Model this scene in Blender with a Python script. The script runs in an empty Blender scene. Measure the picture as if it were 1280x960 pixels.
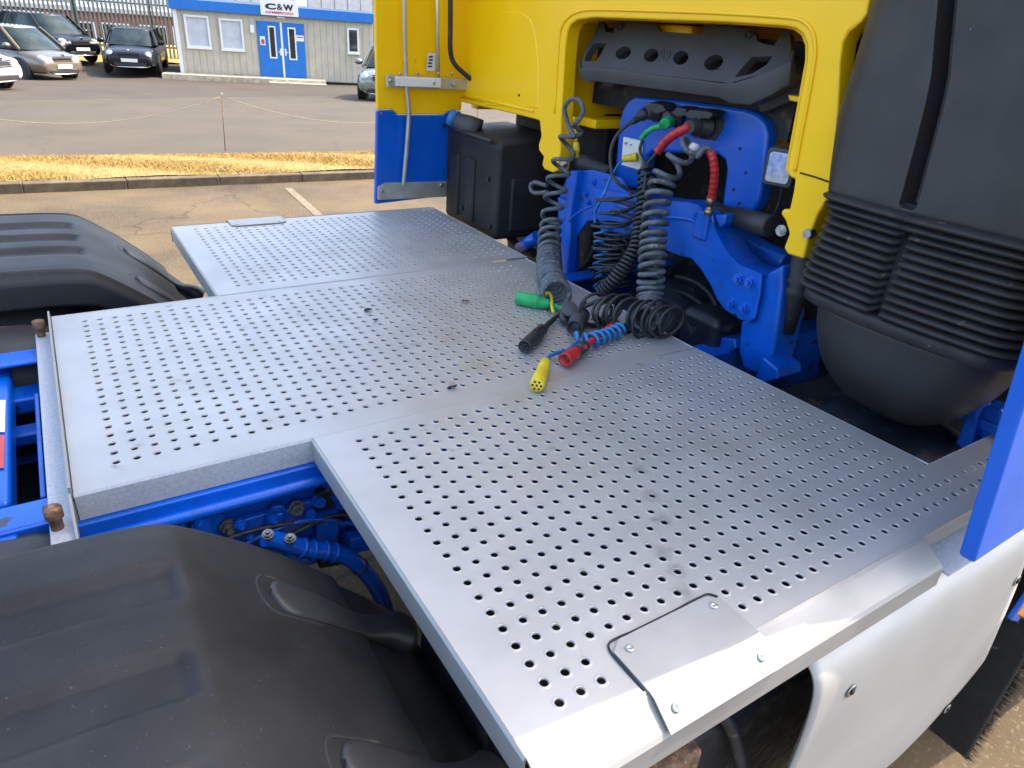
import bpy, bmesh, math, random
import numpy as np
from mathutils import Matrix, Vector, Euler
R_ = math.radians
rnd = random.Random(7)
sc = bpy.context.scene
C = sc.collection

# ------------------------------------------------------------------ camera
CAM_LOC = Vector((-0.39495, -1.08196, 1.83002))
CAM_ROT = Euler((R_(62.4198), R_(-3.9918), R_(-32.2681)), 'XYZ')
FPX = 863.248
cam = bpy.data.cameras.new('camera')
cam.sensor_width = 36.0; cam.sensor_fit = 'HORIZONTAL'; cam.lens = FPX * 36 / 1280
cam.clip_start = 0.02; cam.clip_end = 600
cam_o = bpy.data.objects.new('camera', cam); C.objects.link(cam_o)
cam_o.location = CAM_LOC; cam_o.rotation_euler = CAM_ROT
sc.camera = cam_o
# ------------------------------------------------------------------ sky and sun
SUN_EL = R_(50); SUN_AZ = math.atan2(1.0, -0.06)      # azimuth clockwise from +Y
world = bpy.data.worlds.new('World'); sc.world = world; world.use_nodes = True
nt = world.node_tree; nt.nodes.clear()
sky = nt.nodes.new('ShaderNodeTexSky'); sky.sky_type = 'NISHITA'; sky.sun_disc = False
sky.sun_elevation = SUN_EL; sky.sun_rotation = SUN_AZ; sky.air_density = 1.0; sky.dust_density = 3.5; sky.ozone_density = 0.35
bg = nt.nodes.new('ShaderNodeBackground'); bg.inputs[1].default_value = 0.15
wo = nt.nodes.new('ShaderNodeOutputWorld')
nt.links.new(sky.outputs[0], bg.inputs[0]); nt.links.new(bg.outputs[0], wo.inputs[0])
sun = bpy.data.lights.new('sun', 'SUN'); sun.energy = 2.0; sun.angle = R_(0.53); sun.color = (1.0, 0.9, 0.74)
sun_o = bpy.data.objects.new('sun', sun); C.objects.link(sun_o)
sd = Vector((math.sin(SUN_AZ) * math.cos(SUN_EL), math.cos(SUN_AZ) * math.cos(SUN_EL), math.sin(SUN_EL)))
sun_o.rotation_euler = sd.to_track_quat('Z', 'Y').to_euler(); sun_o.location = (6, -4, 9)
sc.view_settings.view_transform = 'Standard'; sc.view_settings.look = 'None'
sc.view_settings.exposure = 2.2; sc.view_settings.gamma = 1.0

# ------------------------------------------------------------------ helpers: points
CM = CAM_ROT.to_matrix()
def at(u, v, x=None, y=None, z=None):
    """point of the place seen at (u,v) of the 1280x960 photograph on a plane x=, y= or z="""
    d = CM @ Vector(((u - 640) / FPX, -(v - 480) / FPX, -1.0))
    if z is not None: t = (z - CAM_LOC.z) / d.z
    elif y is not None: t = (y - CAM_LOC.y) / d.y
    else: t = (x - CAM_LOC.x) / d.x
    return CAM_LOC + d * t
def tz(y):            # height of the yard: level at the lorry, dipping gently beyond the verge, rising again to the fence
    if y < 9.4: return 0.0
    if y < 29.0: return -0.046 * (y - 9.4)
    return min(-0.9016 + 0.055 * (y - 29.0), -0.60)
def atg(u, v, h=0.0):
    """where the line of sight meets the ground"""
    d = CM @ Vector(((u - 640) / FPX, -(v - 480) / FPX, -1.0)); t0 = 0.5
    f = lambda t: (CAM_LOC + d * t).z - tz((CAM_LOC + d * t).y) - h
    t = t0
    while t < 90 and f(t) > 0: t += 0.1
    lo, hi = t - 0.1, t
    for _ in range(30):
        m = (lo + hi) / 2
        if f(m) > 0: lo = m
        else: hi = m
    return CAM_LOC + d * hi
# ------------------------------------------------------------------ helpers: materials
MATS = {}
def mat(name, col, rough=0.5, metal=0.0, var=0.12, scale=12.0, bump=0.0, bscale=60.0, col2=None, spec=0.5, coat=0.0,
        speck=None, speck_scale=90.0, speck_t=0.68, emit=None, alpha=None, stretch=(1, 1, 1), rvar=0.0):
    if name in MATS: return MATS[name]
    m = bpy.data.materials.new(name); m.use_nodes = True
    n = m.node_tree.nodes; l = m.node_tree.links
    b = n['Principled BSDF']
    tc = n.new('ShaderNodeTexCoord'); mp = n.new('ShaderNodeMapping'); mp.inputs['Scale'].default_value = stretch
    l.new(tc.outputs['Object'], mp.inputs[0])
    nz = n.new('ShaderNodeTexNoise'); nz.inputs['Scale'].default_value = scale; nz.inputs['Detail'].default_value = 6; nz.inputs['Roughness'].default_value = 0.6
    l.new(mp.outputs[0], nz.inputs['Vector'])
    cr = n.new('ShaderNodeValToRGB')
    c2 = col2 if col2 else tuple(c * (1 - 2 * var) for c in col)
    c1 = col if col2 else tuple(min(1, c * (1 + var)) for c in col)
    cr.color_ramp.elements[0].position = 0.32; cr.color_ramp.elements[0].color = (*c2, 1)
    cr.color_ramp.elements[1].position = 0.68; cr.color_ramp.elements[1].color = (*c1, 1)
    l.new(nz.outputs['Fac'], cr.inputs[0])
    out = cr.outputs[0]
    if speck:
        n2 = n.new('ShaderNodeTexNoise'); n2.inputs['Scale'].default_value = speck_scale; n2.inputs['Detail'].default_value = 3
        l.new(mp.outputs[0], n2.inputs['Vector'])
        r2 = n.new('ShaderNodeValToRGB'); r2.color_ramp.elements[0].position = speck_t; r2.color_ramp.elements[1].position = min(1, speck_t + 0.05)
        l.new(n2.outputs['Fac'], r2.inputs[0])
        mx = n.new('ShaderNodeMix'); mx.data_type = 'RGBA'
        l.new(r2.outputs[0], mx.inputs['Factor']); l.new(out, mx.inputs['A']); mx.inputs['B'].default_value = (*speck, 1)
        out = mx.outputs['Result']
    l.new(out, b.inputs['Base Color'])
    b.inputs['Roughness'].default_value = rough; b.inputs['Metallic'].default_value = metal
    b.inputs['Specular IOR Level'].default_value = spec; b.inputs['Coat Weight'].default_value = coat
    if rvar:
        mr = n.new('ShaderNodeMapRange'); mr.inputs['To Min'].default_value = max(0.02, rough - rvar); mr.inputs['To Max'].default_value = min(1, rough + rvar)
        mr.inputs['From Min'].default_value = 0.3; mr.inputs['From Max'].default_value = 0.7
        n3 = n.new('ShaderNodeTexNoise'); n3.inputs['Scale'].default_value = scale * 1.7; n3.inputs['Detail'].default_value = 7
        l.new(mp.outputs[0], n3.inputs['Vector']); l.new(n3.outputs['Fac'], mr.inputs['Value']); l.new(mr.outputs[0], b.inputs['Roughness'])
    if bump:
        nb = n.new('ShaderNodeTexNoise'); nb.inputs['Scale'].default_value = bscale; nb.inputs['Detail'].default_value = 4
        l.new(mp.outputs[0], nb.inputs['Vector'])
        bp = n.new('ShaderNodeBump'); bp.inputs['Strength'].default_value = 1.0; bp.inputs['Distance'].default_value = bump
        l.new(nb.outputs['Fac'], bp.inputs['Height']); l.new(bp.outputs[0], b.inputs['Normal'])
    if emit: b.inputs['Emission Color'].default_value = (*emit, 1); b.inputs['Emission Strength'].default_value = 1
    MATS[name] = m
    return m
def M(name): return MATS[name]
def spots(name, pts, col, strength=0.6, nscale=40.0, streak=(1, 1, 1)):
    """scuffs and dirt marks of their own shape at given places (object space, metres)"""
    m = MATS[name]; n = m.node_tree.nodes; l = m.node_tree.links; b = n['Principled BSDF']
    src = b.inputs['Base Color'].links[0].from_socket; tc = n.new('ShaderNodeTexCoord'); acc = None
    for (c, r) in pts:
        sb_ = n.new('ShaderNodeVectorMath'); sb_.operation = 'SUBTRACT'; l.new(tc.outputs['Object'], sb_.inputs[0]); sb_.inputs[1].default_value = c
        sc_ = n.new('ShaderNodeVectorMath'); sc_.operation = 'MULTIPLY'; l.new(sb_.outputs[0], sc_.inputs[0]); sc_.inputs[1].default_value = streak
        ln = n.new('ShaderNodeVectorMath'); ln.operation = 'LENGTH'; l.new(sc_.outputs[0], ln.inputs[0])
        mr = n.new('ShaderNodeMapRange'); mr.inputs['From Min'].default_value = 0; mr.inputs['From Max'].default_value = r; mr.inputs['To Min'].default_value = 1; mr.inputs['To Max'].default_value = 0
        l.new(ln.outputs['Value'], mr.inputs['Value'])
        if acc is None: acc = mr.outputs[0]
        else:
            mx = n.new('ShaderNodeMath'); mx.operation = 'MAXIMUM'; l.new(acc, mx.inputs[0]); l.new(mr.outputs[0], mx.inputs[1]); acc = mx.outputs[0]
    nz = n.new('ShaderNodeTexNoise'); nz.inputs['Scale'].default_value = nscale; nz.inputs['Detail'].default_value = 6; l.new(tc.outputs['Object'], nz.inputs['Vector'])
    ad = n.new('ShaderNodeMath'); ad.operation = 'ADD'; l.new(acc, ad.inputs[0]); l.new(nz.outputs['Fac'], ad.inputs[1])
    r2 = n.new('ShaderNodeMapRange'); r2.inputs['From Min'].default_value = .85; r2.inputs['From Max'].default_value = 1.35; r2.inputs['To Max'].default_value = strength; l.new(ad.outputs[0], r2.inputs['Value'])
    mix = n.new('ShaderNodeMix'); mix.data_type = 'RGBA'; l.new(r2.outputs[0], mix.inputs['Factor']); l.new(src, mix.inputs['A']); mix.inputs['B'].default_value = (*col, 1); l.new(mix.outputs['Result'], b.inputs['Base Color'])
mat('aluminium', (0.45, 0.44, 0.422), rough=0.48, metal=0.45, var=0.06, scale=5, rvar=0.08, speck=(0.30, 0.285, 0.26), speck_scale=17, speck_t=0.71)
mat('galvanised', (0.42, 0.425, 0.44), rough=0.55, metal=0.12, var=0.10, scale=190, rvar=0.06)
mat('bare_aluminium', (0.295, 0.285, 0.265), rough=0.55, metal=0.3, var=0.06, scale=6, rvar=0.09, stretch=(1, 1, 3))
mat('cover_metal', (0.41, 0.40, 0.37), rough=0.5, metal=0.2, var=0.035, scale=5, rvar=0.06)
mat('patch_metal', (0.37, 0.365, 0.35), rough=0.55, metal=0.4, var=0.05, scale=9, rvar=0.06)
mat('yellow_paint', (1.0, 0.565, 0.0), rough=0.38, var=0.03, scale=2.2, spec=0.4, coat=0.2, rvar=0.07, speck=(0.62, 0.36, 0.02), speck_scale=26, speck_t=0.745)
mat('blue_paint', (0.0, 0.10, 0.53), rough=0.34, var=0.14, scale=9, coat=0.1, rvar=0.08, speck=(0.025, 0.035, 0.07), speck_scale=30, speck_t=0.645)
mat('blue_clean', (0.0, 0.098, 0.53), rough=0.34, var=0.06, scale=6, coat=0.1, rvar=0.06, speck=(0.25, 0.3, 0.42), speck_scale=70, speck_t=0.78)
mat('black_plastic', (0.026, 0.0255, 0.025), rough=0.5, var=0.14, scale=7, bump=0.0003, bscale=700, rvar=0.07, speck=(0.13, 0.125, 0.12), speck_scale=75, speck_t=0.745)
mat('guard_plastic', (0.0235, 0.0230, 0.0225), rough=0.52, spec=0.3, var=0.28, scale=4, bump=0.0005, bscale=500, rvar=0.08, speck=(0.075, 0.071, 0.065), speck_scale=210, speck_t=0.69)
mat('grey_plastic', (0.050, 0.051, 0.053), rough=0.55, var=0.12, scale=9, bump=0.0003, bscale=800)
mat('rubber', (0.022, 0.022, 0.022), rough=0.6, var=0.2, scale=14, bump=0.0006, bscale=140, speck=(0.10, 0.09, 0.075), speck_scale=40, speck_t=0.68)
mat('grime_black', (0.014, 0.014, 0.016), rough=0.65, var=0.3, scale=9, bump=0.003, bscale=40, speck=(0.05, 0.042, 0.032), speck_scale=22, speck_t=0.6)
mat('cable_black', (0.028, 0.029, 0.031), rough=0.5, var=0.2, scale=25, speck=(0.11, 0.10, 0.09), speck_scale=60, speck_t=0.66)
mat('hose_grey', (0.095, 0.110, 0.125), rough=0.5, var=0.25, scale=30, speck=(0.24, 0.25, 0.25), speck_scale=90, speck_t=0.62)
mat('hose_blue', (0.02, 0.17, 0.42), rough=0.4, var=0.12, scale=30)
mat('plug_green', (0.012, 0.36, 0.10), rough=0.42, var=0.12, scale=30)
mat('plug_red', (0.52, 0.022, 0.022), rough=0.4, var=0.14, scale=30, speck=(0.2, 0.03, 0.03), speck_scale=80, speck_t=0.68)
mat('plug_yellow', (0.80, 0.58, 0.02), rough=0.4, var=0.1, scale=40, speck=(0.4, 0.28, 0.03), speck_scale=70, speck_t=0.7)
mat('brass', (0.38, 0.30, 0.18), rough=0.4, metal=0.9, var=0.2, scale=40)
mat('dull_steel', (0.22, 0.215, 0.20), rough=0.45, metal=0.7, var=0.25, scale=70)
mat('steel', (0.5, 0.5, 0.49), rough=0.34, metal=1.0, var=0.2, scale=60)
mat('strut_metal', (0.60, 0.58, 0.52), rough=0.42, metal=0.7, var=0.1, scale=12)
mat('rust', (0.17, 0.095, 0.05), rough=0.8, var=0.35, scale=60, bump=0.001, bscale=120, speck=(0.30, 0.15, 0.07), speck_scale=90, speck_t=0.58)
mat('white_paint', (0.76, 0.75, 0.70), rough=0.45, var=0.04, scale=8)
mat('decal_white', (0.72, 0.74, 0.78), rough=0.4, var=0.05)
mat('decal_red', (0.55, 0.05, 0.05), rough=0.4, var=0.05)
mat('engine', (0.018, 0.024, 0.034), rough=0.45, var=0.4, scale=9, bump=0.002, bscale=40, speck=(0.06, 0.055, 0.045), speck_scale=20, speck_t=0.6)
mat('lens', (0.55, 0.56, 0.58), rough=0.12, metal=0.5, var=0.2, scale=70, coat=1.0)
mat('orange_lens', (0.85, 0.27, 0.01), rough=0.2, coat=0.5, var=0.1)
mat('yard_asphalt', (0.088, 0.060, 0.026), rough=0.9, var=0.27, scale=0.9, bump=0.003, bscale=75, speck=(0.13, 0.10, 0.062), speck_scale=62, speck_t=0.58)
mat('road_asphalt', (0.064, 0.050, 0.031), rough=0.92, var=0.10, scale=0.7, bump=0.003, bscale=60, speck=(0.085, 0.07, 0.048), speck_scale=40, speck_t=0.62)
mat('park_asphalt', (0.050, 0.037, 0.024), rough=0.92, var=0.14, scale=0.8, bump=0.003, bscale=60)
mat('kerb_concrete', (0.105, 0.078, 0.046), rough=0.9, var=0.22, scale=7, bump=0.003, bscale=60, speck=(0.09, 0.08, 0.06), speck_scale=25, speck_t=0.62)
mat('dry_soil', (0.24, 0.155, 0.05), rough=0.95, var=0.25, scale=5, bump=0.01, bscale=40, col2=(0.27, 0.20, 0.06))
mat('dry_grass', (0.37, 0.235, 0.060), rough=0.85, var=0.2, scale=2.2, col2=(0.28, 0.185, 0.045), speck=(0.14, 0.15, 0.03), speck_scale=3.0, speck_t=0.64)
mat('marking', (0.15, 0.12, 0.078), rough=0.85, var=0.15, scale=14, speck=(0.25, 0.2, 0.15), speck_scale=30, speck_t=0.6)
mat('cabin_wall', (0.47, 0.42, 0.315), rough=0.6, var=0.06, scale=2.5, speck=(0.40, 0.35, 0.26), speck_scale=9, speck_t=0.68)
mat('cabin_blue', (0.008, 0.15, 0.50), rough=0.42, var=0.06, scale=4)
mat('upvc', (0.74, 0.73, 0.69), rough=0.4, var=0.03)
mat('blind', (0.50, 0.51, 0.53), rough=0.6, var=0.08, scale=3)
mat('glass_dark', (0.02, 0.024, 0.028), rough=0.06, var=0.2, scale=3, spec=0.8)
mat('brick_wall', (0.26, 0.085, 0.055), rough=0.85, var=0.2, scale=5)
mat('cladding', (0.44, 0.45, 0.45), rough=0.5, var=0.08, scale=3)
mat('fence_green', (0.075, 0.115, 0.10), rough=0.5, metal=0.3, var=0.2, scale=6)
mat('fence_galv', (0.16, 0.18, 0.16), rough=0.5, metal=0.4, var=0.2, scale=4)
mat('timber', (0.52, 0.43, 0.30), rough=0.8, var=0.2, scale=6)
mat('sign_white', (0.78, 0.76, 0.74), rough=0.4, var=0.02)
mat('sign_black', (0.01, 0.01, 0.01), rough=0.4, var=0.02)
mat('sign_red', (0.55, 0.03, 0.03), rough=0.4, var=0.02)
mat('rope', (0.26, 0.225, 0.16), rough=0.8, var=0.1, scale=20)
mat('car_bronze', (0.20, 0.155, 0.115), rough=0.28, metal=0.6, var=0.05, coat=1.0)
mat('car_navy', (0.005, 0.006, 0.010), rough=0.25, var=0.05, coat=0.2, spec=0.35)
mat('car_white', (0.62, 0.62, 0.57), rough=0.25, var=0.04, coat=1.0)
mat('car_silver', (0.22, 0.235, 0.20), rough=0.28, metal=0.6, var=0.05, coat=1.0)
mat('car_black', (0.004, 0.005, 0.009), rough=0.25, var=0.05, coat=0.2, spec=0.35)
mat('car_glass', (0.02, 0.035, 0.035), rough=0.12, var=0.3, scale=2, spec=0.3)
mat('car_trim', (0.02, 0.02, 0.02), rough=0.5, var=0.1)
mat('chrome', (0.72, 0.72, 0.70), rough=0.15, metal=1.0, var=0.05)
mat('headlamp', (0.62, 0.62, 0.58), rough=0.08, var=0.25, scale=14, metal=0.5, coat=1.0)
mat('plate_white', (0.72, 0.72, 0.68), rough=0.4, var=0.03)
mat('plate_yellow', (0.62, 0.68, 0.12), rough=0.4, var=0.03)
mat('dust_sheet', (0.58, 0.56, 0.48), rough=0.8, var=0.1, scale=9)

#spots('guard_plastic', [(tuple(at(218, 716, z=1.145)), .021), (tuple(at(262, 830, z=1.14)), .021), (tuple(at(305, 945, z=1.14)), .018)], (.085, .085, .085), .4, 130, (1, .55, 1))
def cracks(name, scale, dark, stain):
    """fine cracks and old stains in tarmac"""
    m = MATS[name]; n = m.node_tree.nodes; l = m.node_tree.links; b = n['Principled BSDF']; src = b.inputs['Base Color'].links[0].from_socket
    tc = n.new('ShaderNodeTexCoord'); nz = n.new('ShaderNodeTexNoise'); nz.inputs['Scale'].default_value = 1.6; nz.inputs['Detail'].default_value = 5; l.new(tc.outputs['Object'], nz.inputs['Vector'])
    mv = n.new('ShaderNodeVectorMath'); mv.operation = 'MULTIPLY_ADD'; l.new(nz.outputs['Color'], mv.inputs[0]); mv.inputs[1].default_value = (.9, .9, .9); l.new(tc.outputs['Object'], mv.inputs[2])
    vo = n.new('ShaderNodeTexVoronoi'); vo.feature = 'DISTANCE_TO_EDGE'; vo.inputs['Scale'].default_value = scale; l.new(mv.outputs[0], vo.inputs['Vector'])
    mr = n.new('ShaderNodeMapRange'); mr.inputs['From Min'].default_value = .002; mr.inputs['From Max'].default_value = .010; mr.inputs['To Min'].default_value = dark; mr.inputs['To Max'].default_value = 1; l.new(vo.outputs['Distance'], mr.inputs['Value'])
    n2 = n.new('ShaderNodeTexNoise'); n2.inputs['Scale'].default_value = .8; n2.inputs['Detail'].default_value = 9; n2.inputs['Roughness'].default_value = .7; l.new(tc.outputs['Object'], n2.inputs['Vector'])
    m2 = n.new('ShaderNodeMapRange'); m2.inputs['From Min'].default_value = .52; m2.inputs['From Max'].default_value = .68; m2.inputs['To Min'].default_value = 1; m2.inputs['To Max'].default_value = stain; l.new(n2.outputs['Fac'], m2.inputs['Value'])
    mu = n.new('ShaderNodeMath'); mu.operation = 'MULTIPLY'; l.new(mr.outputs[0], mu.inputs[0]); l.new(m2.outputs[0], mu.inputs[1])
    vm = n.new('ShaderNodeVectorMath'); vm.operation = 'SCALE'; l.new(src, vm.inputs[0]); l.new(mu.outputs[0], vm.inputs['Scale']); l.new(vm.outputs[0], b.inputs['Base Color'])
cracks('yard_asphalt', .5, .55, .72); cracks('road_asphalt', .22, .8, .84); cracks('kerb_concrete', 2.0, .7, .6)
spots('aluminium', [(tuple(at(u, v, z=1.1)), r) for u, v, r in ((800, 588, .03), (815, 620, .035), (830, 650, .03), (828, 690, .035), (845, 712, .03), (855, 740, .035), (520, 430, .03), (505, 433, .025), (565, 478, .02), (560, 486, .015), (690, 560, .02), (700, 390, .06), (720, 425, .05))], (.20, .19, .175), .5, 75)
spots('aluminium', [(tuple(at(u, v, z=1.1)), r) for u, v, r in ((600, 450, .10), (640, 500, .10), (560, 420, .10), (690, 470, .08), (480, 350, .07), (450, 380, .05), (1000, 640, .10), (900, 560, .12))], (.38, .36, .31), .45, 22)

# ------------------------------------------------------------------ helpers: meshes
def basis(a, b):
    d = (Vector(b) - Vector(a)); L = d.length; d.normalize()
    up = Vector((0, 0, 1)) if abs(d.z) < 0.9 else Vector((1, 0, 0))
    s = d.cross(up).normalized(); t = s.cross(d)
    return d, s, t, L
class MB:
    def __init__(s): s.v = []; s.f = []; s.sm = []
    def add(s, vs, fs, smooth=False):
        o = len(s.v); s.v += [tuple(p) for p in vs]; s.f += [tuple(i + o for i in f) for f in fs]; s.sm += [smooth] * len(fs); return s
    def box(s, x0, x1, y0, y1, z0, z1, m=None):
        vs = [Vector((x, y, z)) for z in (z0, z1) for y in (y0, y1) for x in (x0, x1)]
        if m: vs = [m @ v for v in vs]
        return s.add(vs, [(0, 2, 3, 1), (4, 5, 7, 6), (0, 1, 5, 4), (2, 6, 7, 3), (0, 4, 6, 2), (1, 3, 7, 5)])
    def beam(s, a, b, w, h):
        d, sd_, t, L = basis(a, b); a = Vector(a); b = Vector(b); vs = []
        for p in (a, b):
            for i, j in ((-1, -1), (1, -1), (1, 1), (-1, 1)): vs.append(p + sd_ * (w / 2 * i) + t * (h / 2 * j))
        return s.add(vs, [(0, 1, 2, 3), (7, 6, 5, 4), (0, 4, 5, 1), (1, 5, 6, 2), (2, 6, 7, 3), (3, 7, 4, 0)])
    def rings(s, rings, closed=False, caps=True, smooth=True):
        n = len(rings[0]); vs = [p for r in rings for p in r]; fs = []
        m = len(rings); rg = range(m) if closed else range(m - 1)
        for i in rg:
            for j in range(n):
                a = i * n + j; b = i * n + (j + 1) % n; i2 = (i + 1) % m
                fs.append((a, b, i2 * n + (j + 1) % n, i2 * n + j))
        s.add(vs, fs, smooth)
        if caps and not closed:
            o = len(s.v) - len(vs)
            s.f.append(tuple(o + j for j in reversed(range(n)))); s.sm.append(False)
            s.f.append(tuple(o + (m - 1) * n + j for j in range(n))); s.sm.append(False)
        return s
    def lathe(s, a, b, prof, n=20, caps=True):
        """prof = [(t along a->b in metres, radius)]"""
        d, sd_, t, L = basis(a, b); a = Vector(a); rs = []
        for h, r in prof:
            rs.append([a + d * h + sd_ * (r * math.cos(2 * math.pi * k / n)) + t * (r * math.sin(2 * math.pi * k / n)) for k in range(n)])
        return s.rings(rs, caps=caps)
    def cyl(s, a, b, r, r2=None, n=18):
        L = (Vector(b) - Vector(a)).length; return s.lathe(a, b, [(0, r), (L, r if r2 is None else r2)], n)
    def tube(s, pts, r, n=8, closed=False):
        P = [Vector(p) for p in pts]; m = len(P); rs = []
        T = [(P[min(i + 1, m - 1)] - P[max(i - 1, 0)]).normalized() for i in range(m)]
        up = Vector((0, 0, 1)) if abs(T[0].z) < 0.9 else Vector((1, 0, 0))
        nrm = (up - T[0] * up.dot(T[0])).normalized()
        for i in range(m):
            nrm = (nrm - T[i] * nrm.dot(T[i])).normalized(); bn = T[i].cross(nrm)
            rr = r[i] if isinstance(r, (list, tuple)) else r
            rs.append([P[i] + (nrm * math.cos(2 * math.pi * k / n) + bn * math.sin(2 * math.pi * k / n)) * rr for k in range(n)])
        return s.rings(rs)
    def prism(s, pts, vec):
        """closed outline (3d points) pushed along vec"""
        n = len(pts); P = [Vector(p) for p in pts]; vec = Vector(vec)
        vs = P + [p + vec for p in P]
        fs = [tuple(range(n)), tuple(reversed(range(n, 2 * n)))] + [((i + 1) % n, i, n + i, n + (i + 1) % n) for i in range(n)]
        return s.add(vs, fs)
    def grid(s, fn, nu, nv, smooth=True):
        vs = [fn(i / nu, j / nv) for i in range(nu + 1) for j in range(nv + 1)]
        fs = [(i * (nv + 1) + j, (i + 1) * (nv + 1) + j, (i + 1) * (nv + 1) + j + 1, i * (nv + 1) + j + 1) for i in range(nu) for j in range(nv)]
        return s.add(vs, fs, smooth)
    def mesh(s, name, m):
        me = bpy.data.meshes.new(name); me.from_pydata([tuple(v) for v in s.v], [], s.f); me.update()
        me.polygons.foreach_set('use_smooth', s.sm); me.materials.append(M(m) if isinstance(m, str) else m)
        return me
    def build(s, name, m, parent=None, bevel=0.0, seg=2, solid=0.0, fix=True, local=False):
        me = s.mesh(name, m)
        if fix:
            bm = bmesh.new(); bm.from_mesh(me); bmesh.ops.recalc_face_normals(bm, faces=bm.faces); bm.to_mesh(me); bm.free()
        o = bpy.data.objects.new(name, me); C.objects.link(o)
        if parent: attach(o, parent, local)
        if solid:
            md = o.modifiers.new('thick', 'SOLIDIFY'); md.thickness = solid; md.offset = 0
        if bevel:
            md = o.modifiers.new('bevel', 'BEVEL'); md.width = bevel; md.segments = seg; md.limit_method = 'ANGLE'; md.angle_limit = R_(40)
            md.harden_normals = True
            for p in me.polygons: p.use_smooth = True
        return o
def attach(o, parent, local=False):
    o.parent = parent
    if not local and parent.type == 'EMPTY': o.matrix_parent_inverse = parent.matrix_basis.inverted()
def tag(o, label, cat=None, group=None, kind=None):
    o['label'] = label
    if cat: o['category'] = cat
    if group: o['group'] = group
    if kind: o['kind'] = kind
    return o
def thing(name, label, cat, loc=(0, 0, 0), group=None, rotz=0):
    o = bpy.data.objects.new(name, None); C.objects.link(o); o.location = loc; o.rotation_euler = (0, 0, rotz); o.empty_display_size = 0.2
    o.matrix_basis = Matrix.Translation(loc) @ Matrix.Rotation(rotz, 4, 'Z')
    return tag(o, label, cat, group)
def structure(o, label, ): o['kind'] = 'structure'; o['label'] = label; return o
def spline(pts, n=12):
    P = [Vector(p) for p in pts]; P = [P[0] * 2 - P[1]] + P + [P[-1] * 2 - P[-2]]; out = []
    for i in range(1, len(P) - 2):
        for k in range(n):
            t = k / n; a, b, c, d = P[i - 1], P[i], P[i + 1], P[i + 2]
            out.append(0.5 * ((2 * b) + (c - a) * t + (2 * a - 5 * b + 4 * c - d) * t * t + (3 * b - a - 3 * c + d) * t ** 3))
    out.append(P[-2].copy()); return out
def helix(path, R, turns, seg=14, density=None, phase=0.0, jit=0.0, shear=0.0):
    """points of a coil wound about a path; density = f(t) relative turns per length"""
    S = spline(path, 16); L = [0.0]
    for i in range(1, len(S)): L.append(L[-1] + (S[i] - S[i - 1]).length)
    tot = L[-1]; N = 400
    w = [(density(i / N) if density else 1.0) for i in range(N + 1)]
    cum = [0.0]
    for i in range(1, N + 1): cum.append(cum[-1] + 0.5 * (w[i] + w[i - 1]))
    T0 = (S[1] - S[0]).normalized(); ref = Vector((1, 0, 0)) if abs(T0.x) < 0.8 else Vector((0, 1, 0))
    nrm = (ref - T0 * ref.dot(T0)).normalized(); out = []; n = int(turns * seg); ci = 0; si = 0
    for k in range(n + 1):
        c = cum[-1] * k / n
        while ci < N - 1 and cum[ci + 1] < c: ci += 1
        t = (ci + (c - cum[ci]) / max(1e-9, cum[ci + 1] - cum[ci])) / N; s_ = min(t, 1) * tot
        while si < len(S) - 2 and L[si + 1] < s_: si += 1
        fr = (s_ - L[si]) / max(1e-9, L[si + 1] - L[si]); p = S[si].lerp(S[si + 1], fr); T = (S[si + 1] - S[si]).normalized()
        nrm = (nrm - T * nrm.dot(T)).normalized(); bn = T.cross(nrm); a = phase + 2 * math.pi * k / seg
        rr = (R(t) if callable(R) else R) * (1 + jit * math.sin(a * 0.37 + 1.3) * math.sin(a * 0.113))
        out.append(p + (nrm * math.cos(a) + bn * math.sin(a)) * rr + T * (shear * rr * math.cos(a)))
    return out
BOLT = None
def bolt(parent, p, n, r=0.012, h=0.012, m='blue_paint', name='bolt', washer=True, local=False):
    p = Vector(p); n = Vector(n).normalized(); b = MB()
    if washer: b.cyl(p - n * 0.002, p + n * 0.004, r * 1.25, n=16)
    b.cyl(p, p + n * h, r, n=6); b.cyl(p + n * h * 0.9, p + n * h * 1.7, r * 0.5, n=10)
    o = b.build(name, m, parent, local=local)
    for pl in o.data.polygons: pl.use_smooth = False
    return o

# ================================================================== THE SETTING
def sheet(name, left, right, z_fn, m, label, nx=24, ny=10):
    """ground sheet between two polylines y=left(x), y=right(x)"""
    b = MB(); X0, X1 = -34, 46
    def fn(a, c):
        x = X0 + (X1 - X0) * a; y = left(x) * (1 - c) + right(x) * c
        return (x, y, z_fn(x, y))
    b.grid(fn, nx, ny); o = b.build(name, m, fix=False)
    return structure(o, label)
kerb_y = lambda x: 7.294 - 0.0358 * x
g0 = atg(0, 193, 0.05); g1 = atg(465, 187, 0.05)
gs = (g1.y - g0.y) / (g1.x - g0.x)
verge_y = lambda x: g0.y + gs * (x - g0.x)
l0 = atg(0, 127); l1 = atg(460, 120); ls = (l1.y - l0.y) / (l1.x - l0.x)
park_y = lambda x: l0.y + ls * (min(max(x, l0.x - 2), l1.x + 3) - l0.x)
big = MB(); big.grid(lambda a, c: (-400 + 800 * a, -400 + 800 * c, -1.5), 4, 4)
structure(big.build('ground', 'road_asphalt', fix=False), 'level ground reaching to the horizon')
sheet('yard', lambda x: -34, lambda x: kerb_y(x) + 0.05, lambda x, y: 0.0, 'yard_asphalt', 'sunlit tan tarmac yard under the lorry', 20, 12)
sheet('road', verge_y, park_y, lambda x, y: tz(y), 'road_asphalt', 'grey tarmac road beyond the dry grass', 20, 12)
sheet('car_park', park_y, lambda x: 70, lambda x, y: tz(y), 'park_asphalt', 'darker tarmac where the cars are parked', 20, 40)
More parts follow.
